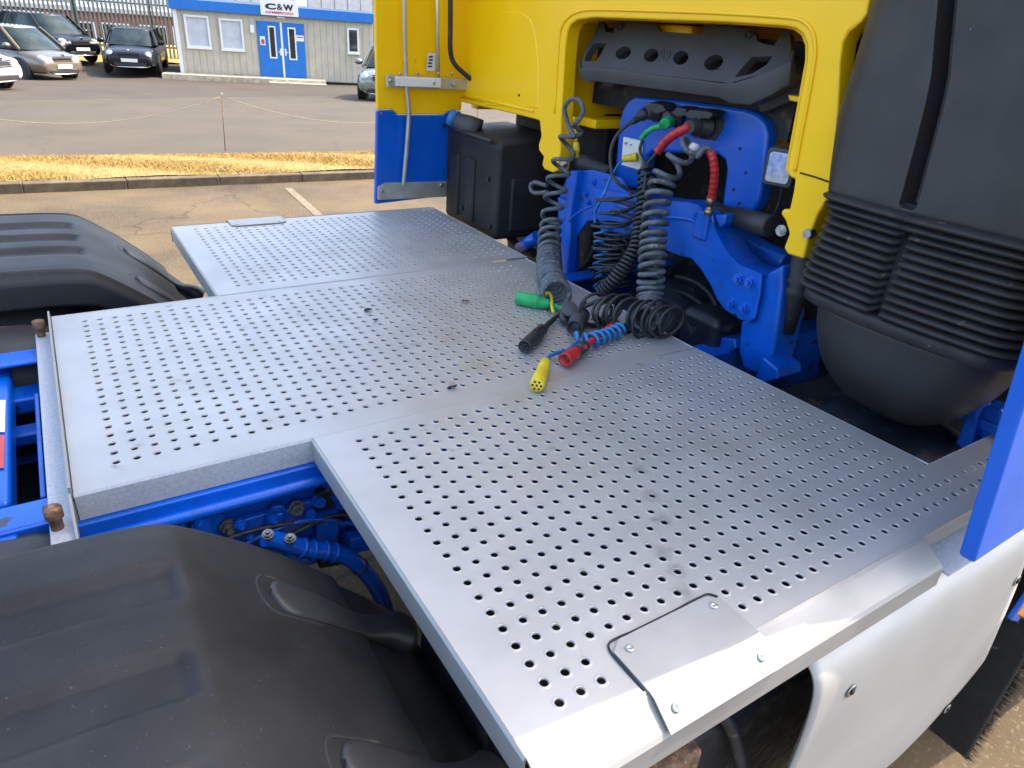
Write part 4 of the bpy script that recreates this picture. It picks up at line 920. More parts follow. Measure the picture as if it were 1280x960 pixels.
P = [at(u, v, x=XK) for u, v in ((742, 236), (790, 246), (833, 253), (858, 254), (872, 258), (880, 266))]; n = len(P)
b = MB(); b.add(P + [p + Vector((.09, 0, .0)) for p in P], [(i, i + 1, n + i + 1, n + i) for i in range(n - 1)]); b.build('beam_top', 'blue_paint', beam, solid=.008, fix=False)
P = [at(u, v, x=XK) for u, v in ((888, 275), (893, 288), (900, 303), (910, 319), (924, 333), (952, 344))]; n = len(P)
b = MB(); b.add(P + [p + Vector((.09, 0, .0)) for p in P], [(i, i + 1, n + i + 1, n + i) for i in range(n - 1)]); b.build('beam_top', 'blue_paint', beam, solid=.008, fix=False)
for u, v in ((924, 349), (938, 353), (915, 379), (931, 385)): bolt(beam, at(u, v, x=XK), (-1, -.1, .1), .0135, .012, 'blue_clean')
bolt(beam, at(871, 269, x=XK), (-1, 0, .1), .008, .01, 'blue_clean')
b = MB(); c = at(886, 268, x=XK + .02); b.box(c.x - .03, c.x + .03, c.y - .028, c.y + .022, c.z - .07, c.z + .012); b.build('hose_pedestal', 'blue_paint', beam, bevel=.008)
blk([(892, 268), (908, 268), (906, 280), (899, 286)], XK - .004, .05, 'pedestal_ear', par=beam)
# leg, foot and curved tube behind
leg = blk([(925, 400), (943, 398), (951, 345), (979, 330), (978, 360), (973, 400), (966, 440), (952, 470), (928, 462), (922, 440)], XK + .02, .11, 'beam_leg', par=beam, bev=.012)
blk([(953, 446), (972, 462), (972, 474), (950, 480), (944, 470)], XK - .01, .10, 'beam_foot', par=beam)
blk([(878, 430), (894, 420), (918, 424), (920, 436), (902, 446), (884, 444)], XK + .02, .08, 'beam_foot', par=beam)
tb = [at(u, v, x=1.33) for u, v in ((905, 262), (918, 285), (936, 304), (960, 318), (985, 330))]
b = MB(); b.tube(spline(tb, 8), .034, 16); b.build('curved_tube', 'blue_paint', beam)
# left mounting plate of the beam
lp = blk([(708, 222), (712, 214), (740, 212), (775, 222), (790, 246), (790, 275), (744, 275), (734, 277), (722, 292), (708, 306), (697, 300), (697, 250)], XK + .03, .012, 'mounting_plate', par=beam)
blk([(711, 213), (721, 213), (719, 232), (714, 262), (712, 300), (709, 345), (703, 344), (704, 300), (706, 262)], XK + .0, .04, 'mounting_post', par=beam, bev=.008)
blk([(696, 246), (709, 251), (706, 275), (700, 275)], XK + .01, .02, 'mounting_ear', par=beam)
for u, v in ((743, 228), (733, 243), (736, 253)): bolt(beam, at(u, v, x=XK + .03), (-1, 0, 0), .009, .008, 'blue_clean')
b = MB(); b.tube(spline([at(u, v, x=XK - .01) for u, v in ((740, 258), (730, 262), (720, 268), (711, 276))], 6), .0045, 8); b.build('pipe', 'blue_paint', beam)
blk([(700, 300), (712, 296), (712, 352), (704, 352)], XK + .05, .05, 'mounting_post', par=beam)
# damper cylinders
b = MB(); b.lathe(at(886, 262, x=1.20), at(982, 288, x=1.16), [(0, .022), (.02, .024), (.12, .024), (.122, .030), (.245, .030), (.25, .024)], 22); dm = b.build('damper', 'black_plastic', truck)
bolt(dm, at(977, 288, x=1.125), (-1, -.2, 0), .0115, .010, 'steel')
b = MB(); b.lathe(at(722, 200, x=1.19), at(775, 222, x=1.22), [(0, .028), (.05, .028), (.052, .024), (.16, .024)], 20); b.build('damper', 'grey_plastic', truck)
c = at(706, 204, x=1.12); b = MB(); b.lathe(c, c + Vector((-1, -.3, 0)), [(0, .015), (.006, .015), (.008, .009), (.016, .008)], 14); b.build('bolt', 'steel', dm)
# work lamp
c = at(974, 210, x=1.19); N_ = Vector((-.93, -.30, -.05)).normalized(); sx = Vector((0, 0, 1)).cross(N_).normalized(); up_ = N_.cross(sx)
def lampbox(hw, hh, d0, d1, r):
    P = []
    for cx, cy, a0 in ((hw - r, hh - r, 0), (-hw + r, hh - r, 90), (-hw + r, -hh + r, 180), (hw - r, -hh + r, 270)):
        for k in range(5): a_ = R_(a0 + 22.5 * k); P.append(c + sx * (cx + r * math.cos(a_)) + up_ * (cy + r * math.sin(a_)) + N_ * d0)
    return P, N_ * (d1 - d0)
b = MB(); b.prism(*lampbox(.040, .048, -.045, .0, .014)); lamp = b.build('work_lamp', 'grey_plastic', truck, bevel=.006); lamp['label'] = 'small square work lamp'
b = MB(); b.prism(*lampbox(.031, .038, -.002, .003, .010)); b.build('lamp_lens', 'lens', lamp, bevel=.002)
b = MB(); b.tube(spline([c + Vector((.03, 0, -.04)), c + Vector((.05, .01, -.09)), c + Vector((.06, .03, -.16))], 5), .005, 8); b.build('lamp_cable', 'cable_black', lamp)

# ---------------------------------------------------------------- fluid tank at the far side
xt_ = 1.03; y0t, y1t = at(622, 230, x=xt_).y, at(557, 210, x=xt_).y
zt0, zt1 = at(600, 292, x=xt_).z, at(622, 178, x=xt_).z
b = MB(); b.prism([(xt_, y0t, zt0), (xt_, y0t, zt1 - .01), (xt_ + .02, y0t, zt1 + .005), (xt_ + .3, y0t, zt1 + .02), (xt_ + .3, y0t, zt0)], (0, y1t - y0t, 0)); tank = b.build('fluid_tank', 'guard_plastic', truck, bevel=.018, seg=3); tank['label'] = 'black plastic fluid tank with blue filler cap'
for (a0, a1) in ((.12, .30), (.44, .60)):
    ya, yb_ = y1t + (y0t - y1t) * a0, y1t + (y0t - y1t) * a1; b = MB(); b.box(xt_ - .010, xt_ + .01, min(ya, yb_), max(ya, yb_), zt0 + .03, zt1 - .09); b.build('tank_rib', 'guard_plastic', tank, bevel=.008)
b = MB(); b.box(xt_ + .06, xt_ + .26, y0t - .012, y0t + .01, zt0 + .03, zt1 - .13); b.build('tank_rib', 'guard_plastic', tank, bevel=.01)
for u, v in ((577, 259), (610, 224), (612, 283)):
    c = at(u, v, x=xt_ - .004); b = MB(); b.lathe(c, c + Vector((-1, 0, 0)), [(0, .010), (.006, .010), (.008, .006), (.004, .004)], 14); b.build('tank_stud', 'rubber', tank)
ca = at(590, 160, x=xt_ + .04); cb = at(566, 148, x=xt_ - .02); d = (cb - ca).normalized()
b = MB(); b.lathe(ca - d * .03, cb, [(0, .048), (.05, .042), (.09, .033), ((cb - ca).length + .02, .030)], 22); b.build('filler_neck', 'grey_plastic', tank)
b = MB(); b.lathe(cb - d * .012, cb + d * .05, [(0, .031), (.022, .033), (.030, .028), (.031, .0)], 22); b.build('filler_cap', 'hose_blue', tank)
b = MB(); b.tube([Vector((xt_ - .005, y1t + .02, zt1 + .0)), Vector((xt_ - .005, y0t + .05, zt1 - .002))], .008, 8); b.build('tank_lip', 'black_plastic', tank)
b = MB(); b.tube(spline([at(u, v, x=1.15) for u, v in ((634, 288), (640, 300), (652, 312), (668, 316))], 6), .018, 12); b.build('hose', 'rubber', truck)
b = MB(); b.cyl(at(650, 310, x=1.12), at(672, 296, x=1.12), .024); b.build('blue_coupling', 'blue_paint', truck)

# ---------------------------------------------------------------- dark machinery and added dark fillers under the cab
b = MB(); b.box(1.75, 3.0, -.1, 1.0, .45, 1.5); b.build('engine_block', 'engine', truck, bevel=.06, seg=3)
b = MB(); b.box(1.62, 3.1, -.72, 1.64, .9, 1.56); b.build('cab_floor', 'grime_black', truck)
b = MB(); b.box(1.36, 2.0, 1.02, 1.64, .4, 1.44); b.build('under_cab_box', 'grime_black', truck, bevel=.03)  # dark filler box added where sunlit ground showed beside the tank
b = MB(); b.box(1.34, 1.60, .98, 1.60, 1.30, 1.56); b.build('tank_gap_backing', 'grime_black', truck, bevel=.02)  # black backing added to keep the gap above the tank dark
b = MB(); b.box(3.0, 3.2, -.74, 1.66, .35, 1.7); b.build('front_bumper', 'blue_clean', truck, bevel=.05)
b = MB(); b.lathe((1.0, .44, .93), (1.9, .44, .98), [(0, .05), (.05, .10), (.18, .16), (.35, .20), (.62, .27), (.66, .29), (.69, .29), (.70, .25), (.88, .25)], 36); gb = b.build('gearbox', 'engine', truck)
for k in range(14):
    a_ = 2 * math.pi * k / 14; c = Vector((1.655, .44 + .275 * math.cos(a_), .966 + .275 * math.sin(a_))); b = MB(); b.cyl(c, c - Vector((.015, 0, 0)), .010, n=6); b.build('bolt', 'blue_paint', gb)
b = MB(); b.box(1.12, 1.34, .12, .27, .98, 1.12); b.build('gearbox_cover', 'engine', gb, bevel=.03, seg=3)
for pts_ in (((845, 345), (868, 352), (888, 368), (902, 400)), ((840, 362), (862, 370), (885, 388), (898, 410)), ((700, 352), (722, 340), (738, 320), (748, 296)), ((712, 360), (732, 348), (748, 330), (760, 312))):
    b = MB(); b.tube(spline([at(u, v, x=1.22) for u, v in pts_], 8), .008, 8); b.build('hose', 'rubber', gb)
b = MB(); b.box(1.03, 1.5, -.68, -.10, .90, 1.02); b.build('undertray', 'grime_black', truck, bevel=.03)
b = MB(); b.lathe((1.16, -.42, 1.0), (1.16, -.42, 1.2), [(0, .18), (.04, .17), (.055, .12)], 28); b.build('filter_cover', 'engine', truck)
blk([(1214, 500), (1224, 504), (1216, 560), (1192, 578), (1186, 575)], 1.22, .06, 'support_gusset'); blk([(1228, 506), (1252, 512), (1250, 552), (1220, 562)], 1.25, .06, 'support_gusset')
b = MB(); b.box(1.24, 1.32, -.70, -.30, 1.10, 1.125); b.build('support_rail', 'blue_paint', truck, bevel=.004)

# ---------------------------------------------------------------- tank cover, bracketry and mudflap at the near side
cp = [(-.64, .998), (-.70, 1.004), (-.722, 1.000), (-.742, .986), (-.754, .962), (-.760, .92), (-.763, .85), (-.763, .75), (-.762, .62), (-.760, .50), (-.756, .42), (-.745, .36), (-.71, .32), (-.66, .31)]
S = spline([(0, y, z) for y, z in cp], 5)
def cov(a, c):
    p = S[min(len(S) - 1, int(round(c * (len(S) - 1))))]; x1 = 1.13 + min(.33, max(0, .91 - p.z)) * .27; x1 -= max(0, .60 - p.z) ** 1.25 * 1.6; x0 = .430
    return (x0 + (x1 - x0) * a, p.y, p.z)
b = MB(); b.grid(cov, 30, len(S) - 1); cover = b.build('tank_cover', 'cover_metal', truck, solid=.004, fix=False); cover['label'] = 'curved bare aluminium tank cover panel'
for u, v in ((1064, 864), (1271, 726), (1184, 886)):
    c = at(u, v, y=-.765); b = MB(); b.lathe(c, c + Vector((0, -1, 0)), [(0, .013), (.001, .013), (.0015, .009), (-.003, .006), (.0, .004)], 14); b.build('screw', 'steel', cover)
    b = MB(); b.lathe(c, c + Vector((0, -1, 0)), [(.001, .0055), (.004, .005), (.0045, .0)], 6); b.build('screw_head', 'grime_black', cover)
# what shows in the dark gap below the deck edge
bb = MB(); bb.box(.02, .70, -.66, -.22, .42, .80); bat = bb.build('battery_box', 'grime_black', truck, bevel=.02)
b = MB(); b.box(.05, .28, -.70, -.40, .80, .86); b.build('rusty_bracket', 'rust', truck, bevel=.01)
b = MB(); b.box(.30, .66, -.60, -.25, .80, .93); b.build('relay_box', 'engine', truck, bevel=.015)
b = MB(); b.tube(spline([(.0, -.55, .88), (.15, -.62, .90), (.3, -.60, .89), (.38, -.66, .82), (.42, -.70, .70)], 8), .012, 10); b.build('hose', 'cable_black', truck)
b = MB(); b.tube(spline([(.05, -.48, .90), (.3, -.50, .93), (.5, -.45, .92), (.75, -.5, .9)], 8), .016, 10); b.build('hose', 'engine', truck)
b = MB(); b.cyl((.45, -.62, .84), (.45, -.62, .92), .035); b.build('filler', 'rust', truck)
b = MB(); b.lathe((.75, -.45, .72), (1.6, -.45, .72), [(0, .0), (.01, .20), (.85, .20), (.86, 0)], 30); b.build('air_tank', 'engine', truck)
# mudflap with bristle edge
b = MB(); b.box(1.36, 1.385, -.80, -.36, .17, .95); mf = b.build('mudflap', 'rubber', truck, bevel=.006)
br = MB(); rr_ = random.Random(2)
for k in range(420):
    y = -.80 - .004 + 0; z = rr_.uniform(.16, .62); x = rr_.uniform(1.37, 1.38); L = rr_.uniform(.008, .02); o = len(br.v)
    br.v += [(x, y + .01, z - .0012), (x, y + .01, z + .0012), (x + rr_.uniform(-.004, .004), y - L, z + rr_.uniform(-.006, .006))]; br.f.append((o, o + 1, o + 2)); br.sm.append(False)
for k in range(500):
    y = rr_.uniform(-.80, -.36); x = rr_.uniform(1.37, 1.38); L = rr_.uniform(.008, .018); o = len(br.v)
    br.v += [(x, y - .0012, .172), (x, y + .0012, .172), (x + rr_.uniform(-.004, .004), y + rr_.uniform(-.004, .004), .17 - L)]; br.f.append((o, o + 1, o + 2)); br.sm.append(False)
o = br.build('bristles', 'rubber', mf, fix=False); o['kind'] = 'stuff'
c = Vector((1.358, -.70, .66)); b = MB(); b.lathe(c, c + Vector((-1, 0, 0)), [(0, .02), (.004, .02), (.005, .014), (.001, .01)], 16); b.build('flap_stud', 'rubber', mf)
b = MB(); b.box(1.39, 1.75, -.80, -.40, .40, 1.0); b.build('under_cab_box', 'black_plastic', truck, bevel=.03)  # near-side step well
b = MB(); b.prism([at(u, v, y=-.775) for u, v in ((1264, 776), (1290, 738), (1300, 742), (1272, 778))], (0, .012, 0)); b.build('blue_strip', 'blue_clean', truck, bevel=.003)
b = MB(); b.prism([at(u, v, y=-.778) for u, v in ((1272, 770), (1282, 756), (1310, 740), (1320, 760), (1286, 778))], (0, .012, 0)); b.build('marker_lamp', 'orange_lens', truck, bevel=.006)

# ================================================================== COILED CABLES AND CONNECTORS
ZD = ZP + .002
GRP = 'trailer cables hanging behind the cab'
def cab_thing(name, label, loc): return thing(name, label, 'cable', loc, GRP)
# grey air hose hanging at the left, its lower end lying on the deck
t = cab_thing('coiled_air_hose', 'grey coiled air hose at the left, its lower end curling onto the deck', at(690, 370, z=ZD))
pth = [at(717, 160, x=1.08), at(710, 180, x=1.075), at(702, 205, x=1.06), at(695, 235, x=1.04), at(690, 268, x=1.02), at(687, 296, x=.985), at(686, 318, x=.945), at(686, 335, z=1.142), at(690, 352, z=1.141), at(696, 370, z=1.141)]
h = helix(pth, lambda q: .0335 if q < .7 else .0335 + .006 * (q - .7) / .3, 24, 18, density=lambda q: .38 if q < .12 else (.6 if q < .38 else (1.0 if q < .55 else 1.45)), phase=1.0, jit=.06)
lp_ = spline([at(u, v, x=1.06) for u, v in ((719, 172), (712, 160), (708, 148), (706, 134), (714, 124), (724, 126), (729, 138), (724, 150), (716, 156))], 8)
b = MB(); b.tube(h, .0072, 9); b.build('coil', 'hose_grey', t)
b = MB(); b.tube(lp_ + [h[0]], .0072, 9); b.build('hose_end', 'hose_grey', t)
b = MB(); b.tube(spline([at(u, v, x=1.13) for u, v in ((718, 146), (719, 160), (720, 176))], 6), .004, 6); b.tube(helix([at(718, 148, x=1.13), at(720, 178, x=1.13)], .0055, 9, 10), .0018, 5); b.build('sleeve_spring', 'plug_yellow', t)
c0 = at(720, 178, x=1.13); c1 = at(721, 198, x=1.13); b = MB(); b.lathe(c0, c1, [(0, .010), (.02, .012), (.03, .012), (.032, .009), (.05, .009)], 14); b.build('yellow_fitting', 'plug_yellow', t)
b = MB(); b.tube(spline([at(u, v, x=1.04) for u, v in ((683, 232), (668, 228), (663, 234), (668, 241), (684, 240))], 6), .0075, 8); b.build('hose_end', 'hose_grey', t)

# thin black electrical coil in the middle
t = cab_thing('coiled_electric_cable', 'thin dark coiled electric cable hanging in loose flat loops in the middle', at(765, 350, z=ZP))
pth = [at(770, 240, x=1.06), at(768, 262, x=1.06), at(766, 285, x=1.06), at(763, 310, x=1.06), at(762, 335, x=1.06), at(764, 355, x=1.05)]
h = helix(pth, .056, 8.5, 22, density=lambda q: 1 + .6 * q, jit=.25); b = MB(); b.tube(h, .0042, 7); b.build('coil', 'cable_black', t)
pth = [p + Vector((.02, -.012, -.008)) for p in pth]
h2 = helix(pth, .046, 9, 22, density=lambda q: 1 + .5 * q, jit=.3, phase=2); b = MB(); b.tube(h2, .0040, 7); b.build('coil', 'cable_black', t)
P = [s1 + Vector((-.05, .012, 0)), at(799, 147, x=1.17), at(776, 163, x=1.14), at(764, 185, x=1.12), at(764, 212, x=1.10), at(770, 226, x=1.08), h[0]]
b = MB(); b.tube(spline(P, 10), .0058, 8); b.build('cable', 'cable_black', t)
b = MB(); d_ = (at(801, 147, x=1.165) - s1); b.lathe(s1 + Vector((-.04, .008, 0)), s1 + d_ * 1.2, [(0, .018), (.025, .018), (.027, .013), (.06, .010), (.075, .007)], 16); b.build('plug', 'cable_black', t)
P = [h[0], at(790, 245, x=1.07), at(799, 242, x=1.08), at(806, 232, x=1.09), at(806, 205, x=1.12), at(800, 188, x=1.15), at(803, 175, x=1.16)]
b = MB(); b.tube(spline(P, 8), .005, 8); b.build('cable', 'cable_black', t)

# blue hose with yellow fitting on the white plate, coil behind
t = cab_thing('blue_air_hose', 'thin blue hose dropping from the yellow fitting on the white plate', at(745, 350, z=ZP))
fy_ = at(797, 196, x=XB - .03); fy2 = at(779, 199, x=XB - .05)
b = MB(); d_ = (fy2 - fy_); L_ = d_.length; b.lathe(fy_, fy2, [(L_ * k / 12, .0125 + (.003 if k % 2 else 0) - .004 * k / 12) for k in range(13)], 14); b.build('yellow_fitting', 'plug_yellow', t)
P = [fy2, at(771, 209, x=1.16), at(764, 222, x=1.13), at(757, 238, x=1.10), at(750, 252, x=1.09), at(744, 266, x=1.09), at(744, 284, x=1.09)]
b = MB(); b.tube(spline(P, 8), .0048, 8); b.build('hose', 'hose_blue', t)
h = helix([at(752, 286, x=1.10), at(752, 310, x=1.10), at(751, 335, x=1.09), at(752, 362, x=1.07)], .024, 8, 16); b = MB(); b.tube(h, .0048, 7); b.build('coil', 'hose_blue', t)

# grey coil with red sleeves on the right
t = cab_thing('coiled_air_hose', 'grey coiled air hose at the right ending in a red sleeve and brass fitting', at(812, 400, z=ZP))
pth = [at(872, 178, x=1.07), at(858, 188, x=1.07), at(843, 205, x=1.06), at(831, 222, x=1.05), at(823, 245, x=1.03), at(819, 275, x=1.01), at(816, 305, x=.99), at(815, 335, x=.97), at(813, 362, x=.965), at(811, 384, z=1.152), at(806, 400, z=1.145)]
h = helix(pth, lambda q: .027 + .006 * min(1, q / .25), 22, 20, density=lambda q: .55 if q < .22 else (1.0 if q < .5 else 1.35), phase=.5, jit=.05)
b = MB(); b.tube(h, .0076, 9); b.build('coil', 'hose_grey', t)
P = [h[0], at(872, 196, x=1.06), at(880, 186, x=1.07), at(887, 186, x=1.08), at(890, 192, x=1.09)]
b = MB(); b.tube(spline(P, 8), .0074, 9); b.build('hose_end', 'hose_grey', t)
P = [at(886, 187, x=1.085), at(891, 198, x=1.09), at(893, 215, x=1.10), at(892, 232, x=1.11), at(889, 248, x=1.12)]; Sp = spline(P, 10)
b = MB(); b.tube(Sp, [.0105 + (.0014 if (k // 2) % 2 else 0) for k in range(len(Sp))], 12); b.build('red_sleeve', 'plug_red', t)
e0 = Sp[-1]; b = MB(); b.lathe(e0 + Vector((0, 0, .006)), e0 + Vector((.002, 0, -.06)), [(0, .0135), (.022, .0135), (.023, .0095), (.036, .0095), (.037, .013), (.05, .013)], 6); b.build('brass_fitting', 'brass', t)
b = MB(); c = at(872, 186, x=1.10); b.lathe(c, c + Vector((-1, .2, .2)), [(0, .012), (.022, .012), (.024, .007), (.03, .0)], 12); b.build('white_clip', 'white_paint', t)

# green electric lead
t = cab_thing('green_electric_cable', 'electric cable with bright green plugs, one socketed and one on the deck', at(690, 380, z=ZD))
g0_ = s2 + Vector((-.05, .004, -.004)); g1_ = at(826, 158, x=1.13)
b = MB(); b.lathe(g0_ + Vector((.03, 0, 0)), g1_, [(0, .017), (.03, .0185), (.06, .017), ((g1_ - g0_).length, .013)], 18); b.build('plug', 'plug_green', t)
Sp = spline([g1_, at(817, 160, x=1.13), at(808, 166, x=1.13), at(802, 173, x=1.13)], 10); b = MB(); b.tube(Sp, [.0075 + (.0014 if (k // 2) % 2 else 0) for k in range(len(Sp))], 10); b.build('strain_relief', 'plug_green', t)
a0 = at(646, 372, z=ZD + .017); a1 = at(690, 381, z=ZD + .015); d_ = (a1 - a0).normalized(); L_ = (a1 - a0).length
b = MB(); b.lathe(a0, a1, [(0, .014), (.001, .0195), (L_ * .45, .0200), (L_ * .5, .0215), (L_ * .62, .0215), (L_ * .64, .0185), (L_ * .85, .015), (L_, .0105)], 22); pg = b.build('deck_plug', 'plug_green', t); 
Sp = spline([a1 - d_ * .004, at(697, 384, z=ZD + .012), at(703, 386, z=ZD + .012), at(710, 386, z=ZD + .015)], 8); b = MB(); b.tube(Sp, [.0068 + (.0012 if (k // 2) % 2 else 0) for k in range(len(Sp))], 10); b.build('strain_relief', 'plug_green', t)
c = at(686, 369, z=ZD + .022); b = MB(); b.tube(spline([at(681, 371, z=ZD + .02), at(684, 366, z=ZD + .03), at(689, 370, z=ZD + .026), at(690, 384, z=ZD + .02), at(692, 391, z=ZD + .01)], 6), .0045, 8); b.build('cord_tab', 'plug_yellow', t)
# loosely coiled black cable lying at the deck front edge, with the black plug
t = cab_thing('coiled_electric_cable', 'dark cable lying in open loops on the deck edge with a black round plug', at(800, 415, z=ZD))
pth = [at(742, 387, z=ZD + .046), at(755, 389, z=ZD + .048), at(774, 391, z=ZD + .050), at(796, 395, z=ZD + .050), at(820, 399, z=ZD + .048), at(842, 404, z=ZD + .046)]
h = helix(pth, lambda q: .047 - .006 * abs(q - .5), 9.5, 28, jit=.25, phase=.8, shear=.75); b = MB(); b.tube(h, .0046, 8); b.build('coil', 'cable_black', t)
h2 = helix([p + Vector((.01, .012, -.010)) for p in pth], .037, 7.3, 26, jit=.35, phase=2.2, shear=.7); b = MB(); b.tube(h2, .0046, 8); b.build('coil', 'cable_black', t)
P = [h[0], at(724, 386, z=ZD + .03), at(712, 388, z=ZD + .018), at(700, 393, z=ZD + .013), at(690, 400, z=ZD + .012)]
b = MB(); b.tube(spline(P, 8), .006, 8); b.build('cable', 'cable_black', t)
k0 = at(692, 399, z=ZD + .013); k1 = at(655, 434, z=ZD + .017); d_ = (k1 - k0).normalized(); L_ = (k1 - k0).length
b = MB(); b.lathe(k0, k1, [(0, .0075), (L_ * .32, .008), (L_ * .36, .0125), (L_ * .5, .0135), (L_ * .55, .0175), (L_ * .97, .0175), (L_, .016), (L_ - .004, .014), (L_ - .010, .0)], 20); pk = b.build('plug', 'cable_black', t)
s_ = d_.cross(Vector((0, 0, 1))).normalized(); u_ = s_.cross(d_)
b = MB()
for q in range(7):
    a_ = q * math.pi / 3; r_ = .0085 if q < 6 else 0; c = k1 - d_ * .007 + s_ * r_ * math.cos(a_) + u_ * r_ * math.sin(a_); b.cyl(c, c + d_ * .007, .0022, n=8)
b.build('pins', 'grey_plastic', pk)
b = MB(); b.box(-.004, .004, -.02, .02, -.003, .003, Matrix.Translation(k0 + d_ * L_ * .55 + Vector((0, 0, .018))) @ Matrix.Rotation(math.atan2(d_.y, d_.x) + math.pi / 2, 4, 'Z')); b.build('key_ridge', 'cable_black', pk)
# tight black coil slanting behind
t = cab_thing('coiled_electric_cable', 'tight dark coil slanting down between the two hanging coils', at(755, 370, z=ZP))
h = helix([at(806, 210, x=1.12), at(806, 240, x=1.10), at(801, 280, x=1.06), at(795, 310, x=1.03), at(782, 332, x=1.0), at(766, 352, x=.97), at(750, 366, x=.95)], .0195, 30, 14, density=lambda q: .7 + .6 * q); b = MB(); b.tube(h, .0052, 7); b.build('coil', 'cable_black', t)
r0 = s3 + Vector((-.05, .01, 0)); P = [at(858, 160, x=1.14), at(845, 167, x=1.13), at(833, 176, x=1.125), at(822, 190, x=1.12)]; Sp = spline([r0] + P, 10)
b = MB(); b.tube(Sp, [.0125 + (.0014 if (k // 3) % 2 else 0) for k in range(len(Sp))], 12); b.build('red_sleeve', 'plug_red', t)
b = MB(); b.lathe(s3 + Vector((-.04, 0, 0)), at(862, 159, x=1.145), [(0, .024), (.02, .024), (.022, .020), (.055, .018)], 18); b.build('plug', 'cable_black', t)
b = MB(); b.tube(spline([P[-1], at(812, 203, x=1.12), at(806, 215, x=1.12), at(808, 225, x=1.115), at(816, 222, x=1.11)], 8), .006, 8); b.tube(spline([P[-1], at(810, 205, x=1.12), h[0]], 6), .006, 8); b.build('cable', 'cable_black', t)
# black coupling head with round cap
t = cab_thing('cable_coupling', 'black coupling with a round hinged cap lying in front of the coils', at(718, 400, z=ZD))
c = at(712, 387, z=ZD + .042); n_ = Vector((-.35, -.45, .82)).normalized(); b = MB(); b.lathe(c, c + n_, [(-.004, .020), (-.003, .023), (.003, .023), (.0045, .021), (.0045, .0)], 28); b.build('cap', 'grey_plastic', t)
c0 = at(728, 392, z=ZD + .026); c1 = at(718, 410, z=ZD + .023); b = MB(); L_ = (c1 - c0).length; b.lathe(c0, c1, [(0, .018), (.012, .024), (L_, .022), (L_, .018), (L_ - .02, .017), (L_ - .02, 0)], 24); b.build('coupling_body', 'cable_black', t)
b = MB(); b.lathe(at(704, 390, z=ZD + .015), at(708, 416, z=ZD + .011), [(0, .012), (.015, .016), (.03, .013), (.045, .015), (.06, .010), (.07, .007)], 16); b.build('coupling_neck', 'cable_black', t)
# red connector on the deck
t = cab_thing('red_air_coupling', 'red trailer coupling with black collar lying on the deck', at(712, 450, z=ZD))
a0 = at(771, 402, z=ZD + .030); a1 = at(731, 432, z=ZD + .018); Sp = spline([a0, a0.lerp(a1, .5), a1], 12)
b = MB(); b.tube(Sp, [.0078 + (.0010 if (k // 2) % 2 else 0) for k in range(len(Sp))], 12); b.build('red_sleeve', 'plug_red', t)
a2 = at(706, 450, z=ZD + .019); d_ = (a2 - a1).normalized(); L_ = (a2 - a1).length
b = MB(); b.lathe(a1 - d_ * .004, a2, [(0, .011), (.004, .0145), (L_ * .44, .0155)], 8); b.build('black_collar', 'cable_black', t)
b = MB(); b.lathe(a1, a2, [(L_ * .42, .0135), (L_ * .5, .0155), (L_ * .96, .0175), (L_, .0175), (L_, .0135), (L_ * .7, .0125), (L_ * .7, 0)], 24); b.build('coupling_head', 'plug_red', t)
c = a1.lerp(a2, .22); b = MB(); v_ = Vector((.35, -.7, .62)).normalized(); w_ = d_.cross(v_).normalized(); q = c + v_ * .0158
b.add([q - d_ * .008 - w_ * .005, q + d_ * .008 - w_ * .005, q + d_ * .008 + w_ * .005, q - d_ * .008 + w_ * .005], [(0, 1, 2, 3)]); b.build('red_tag', 'decal_red', t, solid=.002, fix=False)
c = a1.lerp(a2, .74); b = MB(); b.cyl(c, c + d_ * .012, .005); b.build('valve', 'brass', t)
# yellow connector with blue coil
t = cab_thing('yellow_air_coupling', 'yellow trailer connector on the deck with its blue coiled hose', at(675, 470, z=ZD))
y0_ = at(682, 452, z=ZD + .014); y1_ = at(671, 482, z=ZD + .0175); d_ = (y1_ - y0_).normalized(); L_ = (y1_ - y0_).length
b = MB(); b.lathe(y0_, y1_, [(0, .0095), (.003, .0125), (L_ * .2, .0135), (L_ * .22, .0128), (L_ * .36, .014), (L_ * .38, .0132), (L_ * .52, .0148), (L_ * .54, .014), (L_ * .7, .0165), (L_ * .97, .0170), (L_, .0158), (L_, .0)], 24); py = b.build('plug', 'plug_yellow', t)
s_ = d_.cross(Vector((0, 0, 1))).normalized(); u_ = s_.cross(d_); b = MB()
for q in range(7):
    a_ = q * math.pi / 3; r_ = .0098 if q < 6 else 0; c = y1_ + s_ * r_ * math.cos(a_) + u_ * r_ * math.sin(a_); b.cyl(c - d_ * .003, c + d_ * .0006, .0028, n=10)
b.build('pin_holes', 'grime_black', py)
b = MB(); b.tube(spline([y0_ + d_ * .004, at(686, 446, z=ZD + .013), at(697, 441, z=ZD + .012), at(710, 438, z=ZD + .010), at(718, 430, z=ZD + .012)], 8), .0052, 9); b.build('hose', 'hose_blue', t)
h = helix([at(718, 423, z=ZD + .020), at(738, 425, z=ZD + .020), at(758, 419, z=ZD + .020), at(775, 412, z=ZD + .020)], .0155, 7.5, 18, jit=.1); b = MB(); b.tube(h, .0052, 8); b.build('coil', 'hose_blue', t)
c = at(787, 390, z=ZD + .045); b = MB(); b.lathe(c, c + Vector((-.6, -.6, .3)), [(0, .006), (.012, .006), (.013, .0)], 12); b.build('hose_end', 'hose_blue', t)
